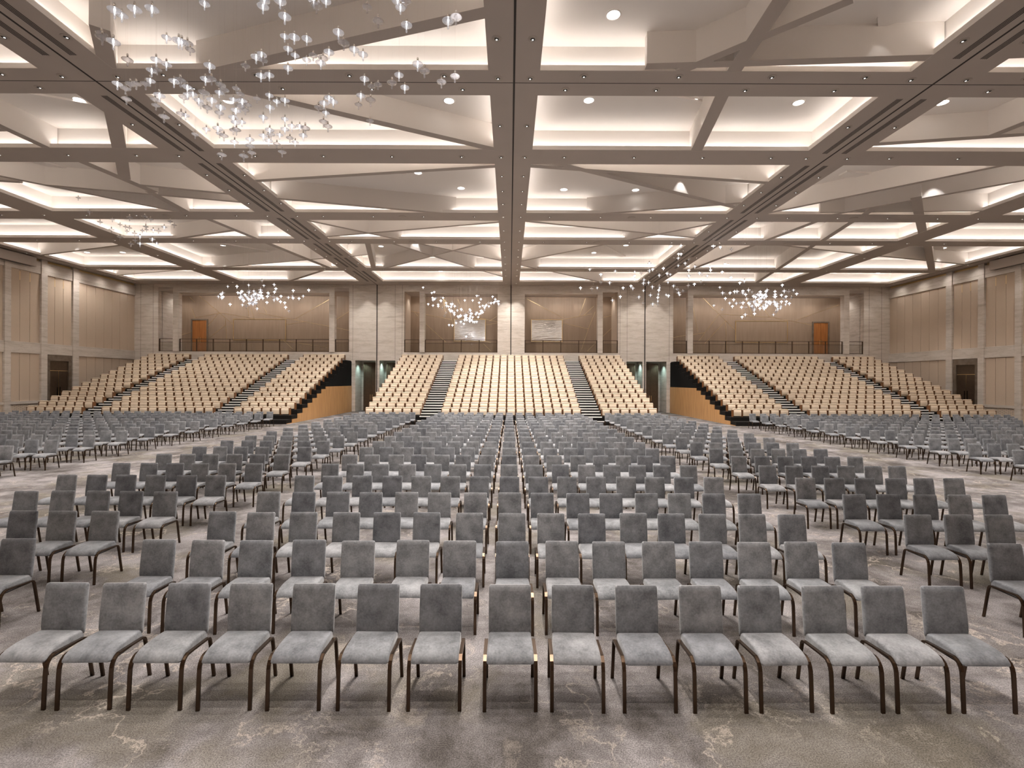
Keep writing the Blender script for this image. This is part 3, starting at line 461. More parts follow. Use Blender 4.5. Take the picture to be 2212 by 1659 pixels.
def side_door(xw, s, a, b):
    global dn
    dn += 1
    def bx(p, q): return (min(xw+s*p, xw+s*q), max(xw+s*p, xw+s*q))
    fm = MB(); fm.box(*bx(0, .12), a, a+.28, 0, 4.57); fm.box(*bx(0, .12), b-.28, b, 0, 4.57); fm.box(*bx(0, .12), a+.28, b-.28, 4.12, 4.57)
    d = struct('door_%d' % dn, fm, M['stone_dark'], 'brown stone doorway with tall dark double doors in the side wall')
    mid = (a+b)/2
    obj('transom', MB().box(*bx(0, .05), a+.28, b-.28, 3.42, 4.12), M['bronze_door'], d)
    for (p, q) in ((a+.28, mid-.008), (mid+.008, b-.28)):
        lf = obj('door_leaf', MB().box(*bx(0, .045), p, q, .01, 3.39), M['bronze_door'], d)
        hy = q-.1 if p < mid-.1 else p+.1
        obj('door_handle', MB().box(*bx(.045, .09), hy-.015, hy+.015, 1.0, 2.2), M['bronze'], lf)
    obj('brass_strip', MB().box(*bx(.0, .055), mid-.008, mid+.008, .01, 3.39), M['brass'], d)
    obj('brass_strip', MB().box(*bx(.0, .055), a+.28, b-.28, 3.39, 3.42), M['brass'], d)
for a, b in dl[:2]: side_door(XL, 1, a, b)
for a, b in dr[:2]: side_door(XR, -1, a, b)
for s, xw, side in ((1, XL, 'left'), (-1, XR, 'right')):
    x0, x1 = sorted((xw+s*.22, xw+s*.62))
    t = thing('projection_screen_housing', 'long beige screen housing high on the %s side wall' % side, 'screen housing', ((x0+x1)/2, 26, 10.6))
    cx = (x0+x1)/2
    obj('housing', MB().box(x0-cx, x1-cx, -7.4, 7.6, 0, .62), M['paint'], t)
    obj('screen_slot', MB().box(-.06, .06, -7.2, 7.4, -.012, .002), M['dark'], t)
struct('wall_behind', MB().box(XL-.3, XR+.3, YB-.3, YB, 0, 12.3), M['fabric_panel'])

# ---------------------------------------------------------------- rear wall with the balcony openings
OX = .11
def mir(a, b): return [(OX+a, OX+b), (OX-b, OX-a)]
rw = MB()
def wbox(a, b, z0, z1, y0=YW, y1=YW+.5):
    for p, q in mir(a, b): rw.box(p, q, y0, y1, z0, z1)
FB = 5.30
wbox(31.43, 34.2, 0, ZC)                       # corners
wbox(9.53, 14.44, 4.56, 10.72)                 # piers beside the centre hall
wbox(9.53, 14.44, 10.72, ZC)
wbox(14.44, 31.43, 0, FB, YW, YW+.3); wbox(13.87, 14.44, 0, 4.56, YW, YW+.3)           # low walls behind the stands
wbox(0, 9.53, 0, FB, YW, YW+.3); wbox(9.53, 10.30, 0, 4.56, YW, YW+.3)
wbox(11.72, 12.04, 0, 4.56, YW, YW+.3)         # post between the paired doors
wbox(0, 1.21, FB, ZC)                          # centre pier
wbox(1.21, 9.53, 10.72, ZC, YW, YW+.5)
wbox(14.44, 31.43, 10.99, ZC, YW, YW+.5)
wall_back = struct('wall_back', rw, M['marble'], 'pale veined marble rear wall with balcony openings')
lin = MB()
for p, q in mir(14.44, 31.43): lin.box(p, q, YW+.03, YW+.5, 10.70, 10.99)
obj('plaster_lintel', lin, M['paint'], wall_back)
for (a, b, z1) in ((7.69, 8.15, 10.72), (15.71, 16.18, 10.99), (29.61, 30.08, 10.99)):
    for p, q in mir(a, b): obj('marble_column', MB().box(p, q, YW-.08, YW+.42, FB, z1), M['marble'], wall_back)
for p, q in mir(16.18, 29.61): obj('marble_lintel', MB().box(p, q, YW-.08, YW+.42, 10.53, 10.99), M['marble'], wall_back)
for p, q in mir(1.21, 7.69): obj('marble_lintel', MB().box(p, q, YW-.02, YW+.42, 10.53, 10.72), M['marble'], wall_back)
for x in (-11.84, .09, 12.03):
    trim(MB().box(x-.04, x+.04, YW-.03, YW+.02, 1.5 if x > 1 or x < -1 else 5.0, ZC-.001), M['slot'], 'dark vertical partition groove in the marble')
for a in (9.7, 10.33, 14.1, 31.9, 33.0):
    for p, q in mir(a-.01, a+.01): obj('stone_joint', MB().box(p, q, YW-.004, YW+.01, 4.6, ZC-.01), M['stone_dark'], wall_back)
# the balcony behind
YP = 45.95
struct('trim_60', MB().box(XL-.3, XR+.3, YW+.3, YP+.3, FB-.3, FB), M['carpet'], 'balcony floor slab')
struct('trim_61', MB().box(XL-.3, XR+.3, YW+.45, YP+.3, 10.76, 10.95), M['paint'], 'balcony ceiling')
bp_ = struct('wall_balcony', MB().box(XL-.3, XR+.3, YP, YP+.3, FB, 10.8), M['brown_panel'], 'brown balcony wall with inlaid brass lines')
for a, b in ((31.43, 32.0), (13.9, 14.44), (9.53, 10.0)):
    for p, q in mir(a, b): obj('return_wall', MB().box(p, q, YW+.45, YP, FB, 10.78), M['marble'] if a > 20 else M['fabric_panel'], bp_)
for (x0, z0, x1, z1) in BRASS_LINES:
    d = Vector((x1-x0, z1-z0)); L = d.length
    if L < .05: continue
    d.normalize(); n = Vector((-d.y, d.x))*.009
    m_ = MB(); y0, y1 = YP-.012, YP+.002
    c = [(x0+n.x, z0+n.y), (x0-n.x, z0-n.y), (x1-n.x, z1-n.y), (x1+n.x, z1+n.y)]
    m_.v = [(p[0], y, p[1]) for y in (y0, y1) for p in c]
    m_.f = [(0,1,2,3),(7,6,5,4),(0,4,5,1),(1,5,6,2),(2,6,7,3),(3,7,4,0)]
    obj('brass_inlay', m_, M['brass'], bp_)
lbs = ['flat brown panel in a thin brass frame on the left balcony wall', 'rippled mirror in a brass frame left of the centre pier', 'rippled mirror in a brass frame right of the centre pier', 'flat brown panel in a thin brass frame on the right balcony wall']
for i, (x0, z0, x1, z1) in enumerate(FRAMES):
    cx = (x0+x1)/2
    t = thing('wall_mirror' if i in (1, 2) else 'framed_panel', lbs[i], 'mirror' if i in (1, 2) else 'panel', (cx, YP, z0))
    wd = x1-x0; h = z1-z0
    obj('pane', MB().box(-wd/2, wd/2, -.03, 0, 0, h), M['mirror'] if i in (1, 2) else M['brown_panel'], t)
    f = MB()
    for (a, b, c, d) in ((-wd/2-.03, wd/2+.03, -.03, .02), (-wd/2-.03, wd/2+.03, h-.02, h+.03), (-wd/2-.03, -wd/2+.02, .02, h-.02), (wd/2-.02, wd/2+.03, .02, h-.02)):
        f.box(a, b, -.05, 0, c, d)
    obj('frame', f, M['brass'], t)
def small_door(cx, y, z0, wd, h, mat, lab, frame, name='balcony'):
    global dn
    dn += 1
    f = MB(); f.box(cx-wd/2-.12, cx-wd/2, y-.08, y, z0, z0+h+.12); f.box(cx+wd/2, cx+wd/2+.12, y-.08, y, z0, z0+h+.12); f.box(cx-wd/2, cx+wd/2, y-.08, y, z0+h, z0+h+.12)
    d = struct('door_%d' % dn, f, frame, lab)
    for (p, q) in ((cx-wd/2, cx-.006), (cx+.006, cx+wd/2)):
        lf = obj('door_leaf', MB().box(p, q, y-.04, y, z0+.01, z0+h), mat, d)
        hx = q-.08 if p < cx-.1 else p+.08
        obj('door_handle', MB().box(hx-.015, hx+.015, y-.1, y-.06, z0+1.0, z0+1.5), M['brass'], lf)
    return d
small_door(-29.45, YP, FB, 1.35, 3.12, M['door_wood'], 'orange wooden door on the left balcony', M['stone_dark'])
small_door(29.5, YP, FB, 1.35, 3.12, M['door_wood'], 'orange wooden door on the right balcony', M['stone_dark'])
# recessed door niches under the piers
for sgn in (-1, 1):
    for (a, b, da, db) in ((12.04, 13.87, 12.15, 13.35), (10.30, 11.72, 10.45, 11.25)):
        p, q = sorted((OX+sgn*a, OX+sgn*b))
        nm = MB(); nm.box(p-.1, p, YW+.3, YW+2.0, 0, 4.9); nm.box(q, q+.1, YW+.3, YW+2.0, 0, 4.9); nm.box(p-.1, q+.1, YW+1.9, YW+2.0, 0, 4.9); nm.box(p-.1, q+.1, YW+.3, YW+2.0, 4.56, 4.66)
        obj('niche_lining', nm, M['marble'], wall_back)
        p2, q2 = sorted((OX+sgn*da, OX+sgn*db))
        small_door((p2+q2)/2, YW+1.2, 0, q2-p2, 4.3, M['bronze_door'], 'tall dark bronze door recessed under the marble pier', M['bronze_door'])
        spot(((p+q)/2+sgn*.4, YW+.75, 4.5), 55, 120, (.62, .95, .92), .08, .8)

# railings
ri = 0
def railing(x0, x1, lab):
    y = YW+.12
    t = thing('balcony_railing', lab, 'railing', ((x0+x1)/2, y, FB), 0, 'glass railings along the balcony')
    h = (x1-x0)/2
    for (z0, z1, th) in ((1.10, 1.14, .03), (.82, .85, .02), (.03, .07, .02)):
        obj('rail', MB().box(-h, h, -th, th, z0, z1), M['rail'], t)
    n = max(1, round(2*h/1.5))
    for i in range(n+1):
        x = -h+.04+(2*h-.08)*i/n
        obj('post', MB().box(x-.035, x+.035, -.03, .03, 0, 1.12), M['rail'], t)
    obj('glass_pane', MB().box(-h+.03, h-.03, -.005, .005, .07, .82), M['clear'], t)
for sgn, sd in ((-1, 'left'), (1, 'right')):
    for (a, b, lab) in ((30.08, 31.43, 'short railing in the narrow slot beside the %s corner of the hall'), (16.18, 29.61, 'longest railing, across the wide %s balcony opening'), (14.44, 15.71, 'short railing in the narrow slot at the inner end of the %s balcony'), (8.15, 9.53, 'short railing in the narrow slot %s of the centre openings'), (1.21, 7.69, 'railing across the centre opening %s of the middle pier')):
        p, q = sorted((OX+sgn*a, OX+sgn*b)); railing(p, q, lab % sd)
# balcony downlights
for sgn in (-1, 1):
    for x in (14.9, 17.4, 19.6, 21.8, 24.0, 26.2, 28.4, 30.7, 2.4, 4.4, 6.4, 8.9):
        spot((OX+sgn*x, YP-.95, 10.72), BALC_W, 130, WARM, .05, 1, aim=(OX+sgn*x, YP-.9, 5.3))

# added fill lights, unseen behind the lintels, evening out the balcony wall
for sgn in (-1, 1):
    for a, c in ((16.3, 29.5), (1.4, 7.6)):
        area((OX+sgn*(a+c)/2, YW+.75, 10.68), c-a, .06, 6*(c-a), (math.radians(52), 0, 0), WARM, 'added_balcony_fill')

# ---------------------------------------------------------------- retractable stands
K = 14; Y1 = 31.3; DY = .814; Z1 = .50; DZ = .31
def deck(k): return Z1+DZ*(k-1)
def stand(x0, x1, aisles, lab, side_x=None):
    cx = (x0+x1)/2
    t = thing('retractable_stand', lab, 'seating stand', (cx, 30.55, 0))
    poly = [(0, 0), (0, .26), (Y1-30.55, .26)]
    for k in range(1, K+1):
        y = Y1-30.55+DY*(k-1); poly += [(y, deck(k))]
        if k < K: poly += [(y+DY, deck(k))]
        if k == 1: poly.insert(3, (y, .26)) if False else None
    poly += [(42.95-30.55, deck(K)), (42.95-30.55, 0)]
    obj('platform', MB().prism_x(poly, x0-cx, x1-cx), M['black'], t)
    for (a, b) in aisles:
        for k in range(1, K+1):
            y = Y1-30.55+DY*(k-1)
            if k > 1:
                st = MB().box(a-cx, b-cx, y-.40, y+.001, deck(k-1), deck(k)-DZ/2)
                obj('half_step', st, M['black'], t)
                obj('stair_nosing', MB().box(a-cx, b-cx, y-.425, y-.38, deck(k)-DZ/2-.065, deck(k)-DZ/2+.006), M['nosing'], t)
            obj('stair_nosing', MB().box(a-cx, b-cx, y-.025, y+.03, deck(k)-.065, deck(k)+.006), M['nosing'], t)
        obj('stair_nosing', MB().box(a-cx, b-cx, -.02, .03, .215, .266), M['nosing'], t)
    if side_x is not None:
        s = 1 if side_x > cx else -1
        xa, xb = sorted((side_x-cx, side_x-cx+s*.05))
        poly = [(.05, 0), (.05, .03)]
        for k in range(1, 9):
            y = Y1-30.55+DY*(k-1)+.02
            zt = min(deck(k)-.25, 2.3); poly += [(y, poly[-1][1]), (y, zt)]
        poly += [(YW-30.55-.05, poly[-1][1]), (YW-30.55-.05, 0)]
        obj('side_panel', MB().prism_x(poly, xa, xb), M['oak'], t)
        poly = []
        for k in range(7, K+1):
            y = Y1-30.55+DY*(k-1)+.03; zt = deck(k)-.06
            poly += [(y, poly[-1][1] if poly else 2.3), (y, zt)]
        poly += [(YW-30.55-.05, poly[-1][1]), (YW-30.55-.05, 2.3)]
        xa, xb = sorted((side_x-cx, side_x-cx+s*.03))
        obj('side_curtain', MB().prism_x(poly, xa, xb), M['curtain'], t)
    return t
PT = .6125
stand(-9.55, 9.75, [(-5.82, -4.52), (4.72, 5.98)], 'centre tiered stand with two black stairways')
stand(-31.75, -14.1, [(-19.35, -18.1), (-27.95, -26.75)], 'left tiered stand with oak clad side', -14.1)
stand(14.32, 31.97, [(18.32, 19.57), (26.97, 28.17)], 'right tiered stand with oak clad side', 14.32)
blocks = []   # stand name, x of first seat centre, count
for lab, x0, n in (('left stand', -31.63, 6), ('left stand', -26.72, 12), ('left stand', -18.07, 6), ('centre stand', -9.47, 6), ('centre stand', -4.49, 15), ('centre stand', 6.02, 6), ('right stand', 14.62, 6), ('right stand', 19.60, 12), ('right stand', 28.20, 6)):
    blocks.append((lab, x0, n))
def seat_parts(lo=False):
    sc_ = 2 if lo else 3
    pan = MB().loft([(-.075, .06), (-.085, .25), (-.075, .40), (-.04, .435), (.0, .42), (.0, .06)], .245, .02, secs=sc_)
    back = MB().loft([(.02, .12), (.005, .42), (-.03, .475), (-.02, .515), (.03, .535), (.09, .52), (.11, .12)], .268, .03, secs=sc_)
    arms = []
    for s in (-1, 1):
        a = MB(); a.box(s*.279-.012, s*.279+.012, -.07, .20, .0, .42); a.box(s*.279-.02, s*.279+.02, -.09, .20, .42, .45); arms.append(a)
    return pan, back, arms
pan, back, arms = seat_parts()
seat0 = thing('tip_up_seat', '-', 'seat')
kids0 = [obj('seat_pan', pan, M['seat_cloth'], seat0, True, sharp=50), obj('backrest', back, M['seat_cloth'], seat0, True, sharp=50)] + [obj('armrest', a, M['arm_wood'], seat0) for a in arms]
first = True
pan2, back2, arms2 = seat_parts(True)
farC = MB(); farW = MB()
wordrow = ['front', 'second', 'third', 'fourth']
tipg = 'cream tip-up seats on the retractable stands'
for k in range(1, K+1):
    y = 31.72+DY*(k-1); z = deck(k)
    idx = {}
    for lab, x0, n in blocks:
        for i in range(n):
            x = x0+PT*(i+.5); idx[lab] = idx.get(lab, 0)+1
            if k <= 4:
                if first: r = seat0; r.location = (x, y, z); first = False
                else: r = dup(seat0, kids0, (x, y, z))
                tag(r, 'cream tip-up seat, %s from the left in the %s row of the %s' % (ORD[idx[lab]-1], wordrow[k-1], lab), 'seat', tipg)
            else:
                T = Matrix.Translation((x, y, z))
                farC.add(pan2, T); farC.add(back2, T)
                for a in arms2: farW.add(a, T)
fs = obj('tip_up_seat', farC, M['seat_cloth'], None, True); tag(fs, 'cream tip-up seats filling the upper rows of the three stands', 'seat', tipg, 'stuff')
obj('armrest', farW, M['arm_wood'], fs)['kind'] = 'stuff'

# ---------------------------------------------------------------- banquet chairs
def chair_parts(lo=False):
    q = 2 if lo else 4
    seat = MB().loft([(.175, .395), (.185, .445), (.165, .472), (.10, .480), (.02, .482), (-.08, .479), (-.15, .468), (-.20, .446), (-.230, .412), (-.232, .392), (-.21, .382), (0, .388)], .203, .022, wf=lambda y, z: 1.0-.06*max(0, (y+.2)/.4), secs=q)
    back = MB().loft([(.150, .440), (.142, .50), (.152, .60), (.168, .72), (.186, .83), (.192, .868), (.206, .886), (.228, .882), (.238, .862), (.222, .72), (.205, .58), (.195, .46), (.180, .43)], .198, .02, wf=lambda y, z: 1.0-.05*abs(z-.62), secs=q)
    fl = [(-.245, 0), (-.238, .15), (-.230, .29), (-.225, .340), (-.215, .374), (-.198, .400), (-.176, .417), (-.150, .427)]
    rl = [(-.150, .427), (-.05, .421), (.08, .412), (.135, .408)]
    bl = [(.135, .408), (.158, .398), (.172, .372), (.186, .30), (.210, .15), (.235, 0)]
    legs = []
    for s in (-1, 1):
        legs.append(('leg', MB().bar(fl, s*.217, .031, .016))); legs.append(('leg', MB().bar(bl, s*.216, .029, .016)))
        legs.append(('side_rail', MB().bar(rl, s*.217, .031, .016)))
    legs.append(('seat_base', MB().box(-.19, .19, -.19, .16, .378, .40)))
    return seat, back, legs
cs, cb, cl = chair_parts()
chair0 = thing('banquet_chair', '-', 'chair')
ck0 = [obj('seat', cs, M['velvet'], chair0, True, sharp=60), obj('backrest', cb, M['velvet'], chair0, True, sharp=60)] + [obj(n, m, M['bronze'] if n != 'seat_base' else M['dark'], chair0) for n, m in cl]
rows = [4.335, 5.57, 6.80, 8.07] + [9.48+1.385*i for i in range(15)]
ROWX = [[-4.155, -3.587, -3.01, -2.407, -1.834, -1.223, -0.615, -0.004, 0.59, 1.18, 1.775, 2.343, 2.937, 3.514, 4.061], [-4.178, -3.605, -3.001, -2.381, -1.778, -1.155, -0.57, 0.031, 0.643, 1.208, 1.782, 2.353, 2.909, 3.483, 4.049], [-4.165, -3.592, -2.981, -2.345, -1.762, -1.179, -0.569, 0.031, 0.621, 1.207, 1.794, 2.367, 2.947, 3.51, 4.073]]
places = []    # (x, y, block label, row, position from left, group)
for r, y in enumerate(rows):
    for k in range(15): places.append((ROWX[r][k] if r < 3 else .585*(k-7)-.005, y, 'centre block', r, k))
    if r >= 1:
        for k in range(6):
            places.append((-8.86+.6*k, y, 'left-centre block', r, k)); places.append((5.90+.6*k, y, 'right-centre block', r, k))
    if r >= 7:
        for k in range(26):
            places.append((-14.4-.612*k, y, 'far left block', r, k)); places.append((14.62+.612*k, y, 'far right block', r, k))
def visible(x, y): return abs(x)/y*1045 < 1101+.35/y*1045
places = [p for p in places if visible(p[0], p[1]) and abs(p[0]) < 31.5]
places.sort(key=lambda p: (p[1], abs(p[0])))
cs2, cb2, cl2 = chair_parts(True)
farV = MB(); farL = MB(); firstc = True
for n, (x, y, blk, r, k) in enumerate(places):
    jx, jy, rz = random.uniform(-.018, .018), random.uniform(-.02, .02), random.uniform(-.03, .03)
    if r == 0: jy *= .3
    if n < 300:
        if firstc: o = chair0; o.location = (x+jx, y+jy, 0); o.rotation_euler = (0, 0, rz); firstc = False
        else: o = dup(chair0, ck0, (x+jx, y+jy, 0), rz)
        if blk.startswith('far left'): w_ = '%s from its aisle in row %s of the %s' % (ORD[k], ['one','two','three','four','five','six','seven','eight'][r-7], blk)
        elif blk.startswith('far right'): w_ = '%s from its aisle in row %s of the %s' % (ORD[k], ['one','two','three','four','five','six','seven','eight'][r-7], blk)
        else:
            rr = 'front' if r == 0 else ORD[r]
            w_ = '%s from the left in the %s row of the %s' % (ORD[k], rr, blk)
        lb = 'grey velvet chair, ' + w_
        tag(o, lb, 'chair', 'grey velvet banquet chairs in rows')
    else:
        T = Matrix.Translation((x+jx, y+jy, 0)) @ Matrix.Rotation(rz, 4, 'Z')
        farV.add(cs2, T); farV.add(cb2, T)
        for _, m in cl2: farL.add(m, T)
fo = obj('banquet_chair', farV, M['velvet_far'], None, True); tag(fo, 'grey velvet banquet chairs in the distant rows before the stands', 'chair', 'grey velvet banquet chairs in rows', 'stuff')
obj('leg', farL, M['bronze'], fo)['kind'] = 'stuff'
print('chairs', len(places))

# ---------------------------------------------------------------- glass pendants
body = [(0, .075), (.016, .074), (.023, .056), (.046, .038), (.086, .026), (.106, .014), (.104, .004), (.078, -.008), (.040, -.020), (.022, -.040), (.015, -.075), (.019, -.105), (.013, -.128), (0, -.134)]
cap = [(.0, .135), (.014, .135), (.020, .120), (.020, .078), (.013, .072)]
bulb = [(0, .065), (.012, .045), (.018, .022), (.014, 0), (.006, -.04), (0, -.07)]
protos = {}
def pend_meshes(seg):
    return (MB().lathe(body, seg).mesh('glass_body', M['pend_glass'], True), MB().lathe(body, seg).mesh('lit_glass_body', M['pend_lit'], True), MB().lathe(cap, 8).mesh('metal_cap', M['chrome'], True), MB().lathe(bulb, 6).mesh('bulb', M['bulb'], True))
gb, gl_, gc, gbu = pend_meshes(20)
wires = {}
def wire(L):
    key = round(L, 1)
    if key not in wires: wires[key] = MB().lathe([(.0005, .13), (.0005, .13+key)], 4).mesh('suspension_wire', M['wire'])
    return wires[key]
cname = ['near chandelier', 'far-left cluster', 'left rear chandelier', 'centre rear chandelier', 'scattered cluster', 'right rear chandelier']
order = sorted(range(len(PENDANTS)), key=lambda i: PENDANTS[i][2])
keep = set(order[:300])
c0 = [p for p in PENDANTS if p[0] == 0]; mx = (min(p[1] for p in c0)+max(p[1] for p in c0))/2; mz = sum(p[3] for p in c0)/len(c0)
plab = {}
for c in range(6):
    idx = [i for i in range(len(PENDANTS)) if PENDANTS[i][0] == c]
    X_ = lambda i: PENDANTS[i][1]/PENDANTS[i][2]; Z_ = lambda i: (PENDANTS[i][3]-2.8)/PENDANTS[i][2]
    xs_ = sorted(X_(i) for i in idx); zs_ = sorted(Z_(i) for i in idx)
    x1_, x2_ = xs_[len(xs_)//3], xs_[2*len(xs_)//3]; z1_, z2_ = zs_[len(zs_)//3], zs_[2*len(zs_)//3]
    cells = {}
    for i in idx:
        key = ('lower' if Z_(i) < z1_ else 'upper' if Z_(i) > z2_ else 'central', 'left' if X_(i) < x1_ else 'right' if X_(i) > x2_ else 'middle')
        cells.setdefault((key, PENDANTS[i][4]), []).append(i)
    for (key, lit), li in cells.items():
        for rk, i in enumerate(sorted(li, key=X_)): plab[i] = (*key, rk)
stG = MB(); stC = MB(); stB = MB(); stW = MB()
gb2 = MB().lathe(body[1::2], 8)
for i, (c, x, y, z, lit) in enumerate(PENDANTS):
    inbay = any(a-.25 < x < b+.25 for a, b in XBAY) and any(a-.25 < y < b+.25 for a, b in YBAY)
    top = (ZU if inbay else ZC); L = top-z-.13
    if L < .15: z = top-.3; L = .17
    f = 1.0 if c == 0 else 1.05
    if i in keep:
        hz, hx, rk = plab[i]; st_ = 'glowing' if lit else 'unlit'
        g = '%s glass pendants of the %s' % (st_, cname[c])
        lb = '%s glass pendant, %s from left in the %s %s of the %s' % (st_, ORD[min(rk, 26)], hz, hx, cname[c])
        t = thing('glass_pendant', lb, 'pendant light', (x, y, z), random.random()*3, g)
        s_ = random.choice((.85, 1, 1, 1.12))*f
        for nm, me in (('glass_body', gl_ if lit else gb), ('metal_cap', gc)) + ((('bulb', gbu),) if lit else ()):
            o = obj(nm, me, None, t); o.scale = (s_, s_, s_)
        wz = obj('suspension_wire', wire(L), None, t)
    else:
        T = Matrix.Translation((x, y, z)) @ Matrix.Scale(f, 4)
        stG.add(gb2, T)
        if lit: stB.lathe([(0, z+.10), (.009, z+.04), (.085, z+.014), (.085, z+.006), (.009, z-.02), (0, z-.12)], 6, x, y)  # cross-shaped core: star-like glare put into the glowing shape
        stW.lathe([(.0010, z+.13), (.0010, top)], 3, x, y)
        stC.lathe([(.018, z+.13), (.018, z+.07)], 5, x, y)
so = obj('glass_pendant', stG, M['pend_glass'], None, True); tag(so, 'tiny glass pendants filling the rear chandeliers before the balcony', 'pendant light', 'glass pendants of the rear chandeliers', 'stuff')
for nm, mb, mt in (('metal_cap', stC, M['chrome']), ('bulb', stB, M['bulb']), ('suspension_wire', stW, M['wire'])):
    obj(nm, mb, mt, so)['kind'] = 'stuff'

# ---------------------------------------------------------------- ceiling fittings
ring = MB().lathe([(.125, 0), (.125, -.006), (.078, -.008), (.074, -.004)], 20).mesh('trim_ring', M['trim'], False)
refl = MB().lathe([(.072, -.004), (.072, -.011), (.064, -.012), (.062, -.004)], 20).mesh('reflector', M['chrome'], True)
dkm = MB().lathe([(.060, -.004), (0, -.004)], 16).mesh('recess', M['dark'])
lensm = MB().lathe([(.024, -.006), (0, -.007)], 10, 0, .022).mesh('lens', M['lens_dim'])
def near_fin(x, y):
    return False
places_d = []
CY = [1.0, 3.5, 6.0, 8.5, 10.3, 12.03, 13.6, 16.13, 18.4, 20.1, 21.7, 23.3, 25.1, 27.4, 29.6, 31.4, 33.2, 35.2, 37.1, 39.2, 42.2]
for y in CY:
    for x in (-.36, .54): places_d.append((x, y, 'centre spine', 'small downlight %s of the centre ceiling track, %s from the rear wall' % ('left' if x < 0 else 'right', ORD[len(CY)-1-CY.index(y)])))
for xc in (-11.84, 12.03):
    for y in CY:
        for s in (-1, 1): places_d.append((xc+s*.78, y, 'left spine' if xc < 0 else 'right spine', 'small downlight %s of the %s partition track, %s from the rear wall' % ('left' if s < 0 else 'right', 'left' if xc < 0 else 'right', ORD[len(CY)-1-CY.index(y)])))
BX = [1.95, 4.6, 7.2, 9.8, 14.3, 16.9, 19.5, 22.1, 26.5, 29.1, 31.6]
BN = {7.3: 'overhead', 13.5: 'nearest-front', 14.12: 'nearest-rear', 18.37: 'second', 25.1: 'third', 29.62: 'fourth', 37.1: 'fifth', 42.3: 'last'}
for y in (7.3, 13.5, 14.12, 18.37, 25.1, 29.62, 37.1, 42.3):
    for bx_ in BX:
        for s in (-1, 1):
            sh = -.45 if y == 14.12 else 0
            places_d.append((.09+s*(bx_+sh), y, 'cross beam', 'small downlight in the %s cross beam, %s out to the %s of centre' % (BN[y], ORD[BX.index(bx_)], 'left' if s < 0 else 'right')))
for y in CY[4::2]:
    for x in (-24.2, 24.3): places_d.append((x, y, 'side spine', 'small downlight in the %s outer ceiling beam, %s from the rear wall' % ('left' if x < 0 else 'right', ORD[len(CY)-1-CY.index(y)])))
nl = 0
for (x, y, where, dlab) in places_d:
    if y > 8.5:
        t = thing('recessed_downlight', dlab, 'downlight', (x, y, ZC-.001), 0, 'small downlights in the %s' % where)
        obj('trim_ring', ring, None, t); obj('reflector', refl, None, t); obj('recess', dkm, None, t); obj('lens', lensm, None, t)
    nl += 1
    wide = nl % 3 == 0 and 11 < y < 40
    sp_ = 'spine' in where; k_ = (2.3 if where == 'centre spine' else 1.2 if sp_ else .7)*(.35 if y > 40 else 1)*(.3 if not sp_ and y < 8 else 1)
    spot((x, y, ZC-.014), SPOT_W*(1.3 if wide else 1.35)*k_, 135 if wide else (66 if sp_ else 52), WARM, .015, .35)
for x in (-30, -27, -21, -18, -15, -9, -6, -3, 3, 6, 9, 15, 18, 21, 27, 30):
    spot((x, .9, ZC-.03), SPOT_W*.4, 88, WARM, .07, .75); spot((x, -3.5, ZC-.03), SPOT_W*.4, 88, WARM, .07, .75)
for s, xw, sd in ((1, XL, 'left'), (-1, XR, 'right')):
    for i in range(19):
        y = 1.2+i*2.25
        x = xw+s*.80
        if y > 8.5:
            t = thing('recessed_downlight', 'small downlight along the %s side wall, %s from the rear wall' % (sd, ORD[18-i]), 'downlight', (x, y, ZC-.001), 0, 'small downlights along the %s side wall' % sd)
            obj('trim_ring', ring, None, t); obj('reflector', refl, None, t); obj('recess', dkm, None, t); obj('lens', lensm, None, t)
        if not 18 < y < 34: spot((x, y, ZC-.014), WASH_W, 140, WARM, .02, 1, aim=(xw+s*.75, y, 5.5))
for i in range(26):
    x = -31.2+i*2.5
    spot((x, YW-1.3, ZC-.014), WASH_W*.55, 140, WARM, .02, 1, aim=(x, YW-1.2, 5.5))
bl_ring = MB().lathe([(.20, 0), (.20, -.012), (.165, -.014)], 24).mesh('trim_ring', M['coffer'], True)
bl_lens = MB().lathe([(.166, -.006), (0, -.010)], 24).mesh('lens', M['lens'])
def rowrank(pts):
    rws = {}
    for p in pts:
        j = [i for i, (a, c) in enumerate(YBAY) if p[1] < c+.6][0]; rws.setdefault(j, []).append(tuple(p))
    return {p: (j, sorted(v).index(p)) for j, v in rws.items() for p in v}
rk_ = rowrank(COFFER_LAMPS)
for (x, y) in COFFER_LAMPS:
    j, q_ = rk_[(x, y)]
    t = thing('round_ceiling_lamp', 'bright round lamp in the %s coffer row from the rear wall, %s from the left' % (ORD[len(YBAY)-1-j], ORD[q_]), 'downlight', (x, y, ZU-.001), 0, 'bright round lamps in the coffers')
    obj('trim_ring', bl_ring, None, t); obj('lens', bl_lens, None, t)
    spot((x, y, ZU-.05), BAY_W, 70, (1, .96, .92), .09, .6)
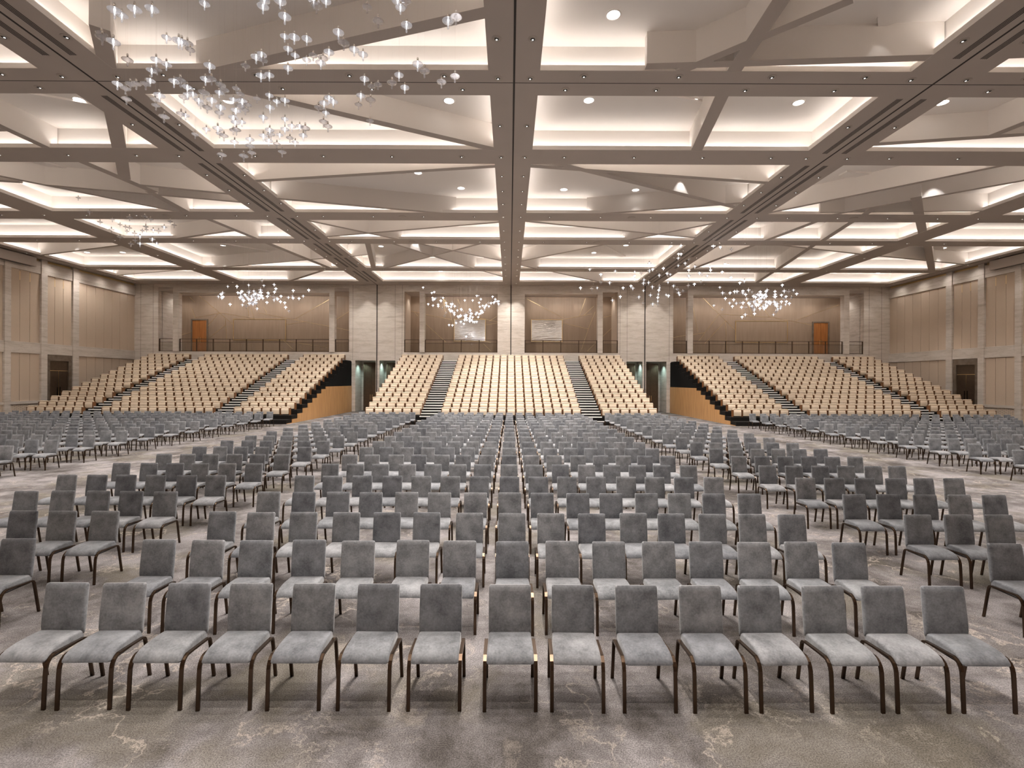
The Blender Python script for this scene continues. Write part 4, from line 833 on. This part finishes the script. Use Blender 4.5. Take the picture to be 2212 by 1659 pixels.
# narrow beams grazing some fins
for (x, y) in [(-6.344, 23.1), (9.588, 19.81), (7.785, 21.52), (19.033, 21.79), (-21.649, 35.93), (-6.052, 31.47), (30.184, 33.48), (-28.727, 31.48), (-16.307, 21.29)]:
    spot((x, y, ZU-.03), 34, 74, (1, .97, .95), .03, .45)
# linear air grilles along the two outer spines
gm = MB().box(-.085, .085, -1, 1, -.008, 0)
for xc, nm in ((-11.84, 'left'), (12.03, 'right')):
    for s in (-1, 1):
        for gi, (y0, y1) in enumerate(reversed([(7.9, 12.7), (14.5, 18.0), (19.0, 24.4), (25.4, 29.2), (30.1, 33.0), (33.6, 36.4), (37.6, 41.6)])):
            h = (y1-y0)/2
            t = thing('air_grille', 'slotted air grille %s of the %s partition track, %s from the rear wall' % ('left' if s < 0 else 'right', nm, ORD[gi]), 'air grille', (xc+s*.36, (y0+y1)/2, ZC-.001), 0, 'slot grilles along the %s partition track' % nm)
            obj('frame', MB().box(-.10, .10, -h, h, -.006, 0), M['paint'], t)
            for q in range(4):
                xx = -.072+q*.048
                obj('slot', MB().box(xx-.014, xx+.014, -h+.01, h-.01, -.009, -.005), M['slot'], t)
spk = MB().lathe([(.20, 0), (.20, -.012), (.17, -.016), (0, -.014)], 24).mesh('ceiling_speaker', M['trim'], True)
SPK = ((-5.6, 25.15), (6.3, 25.15), (17.8, 25.1), (-17.8, 25.1), (-6.0, 29.65), (5.3, 29.65), (17.0, 29.65), (-17.2, 29.65), (-29.3, 29.6), (29.0, 29.6), (-6, 37.1), (5.9, 37.1), (17.7, 37.1), (-18, 37.1))
for (x, y) in SPK:
    o = obj('ceiling_speaker', spk, None, None); o.location = (x, y, ZC-.001)
    tag(o, 'round ceiling speaker in the %s cross beam, %s from the left' % ({25: 'third', 29: 'fourth', 37: 'fifth'}[int(y)], ORD[sorted(p[0] for p in SPK if int(p[1]) == int(y)).index(x)]), 'speaker', 'round speakers in the cross beams')
print('lights', len([o for o in sc.objects if o.type == 'LIGHT']), 'objects', len(sc.objects))
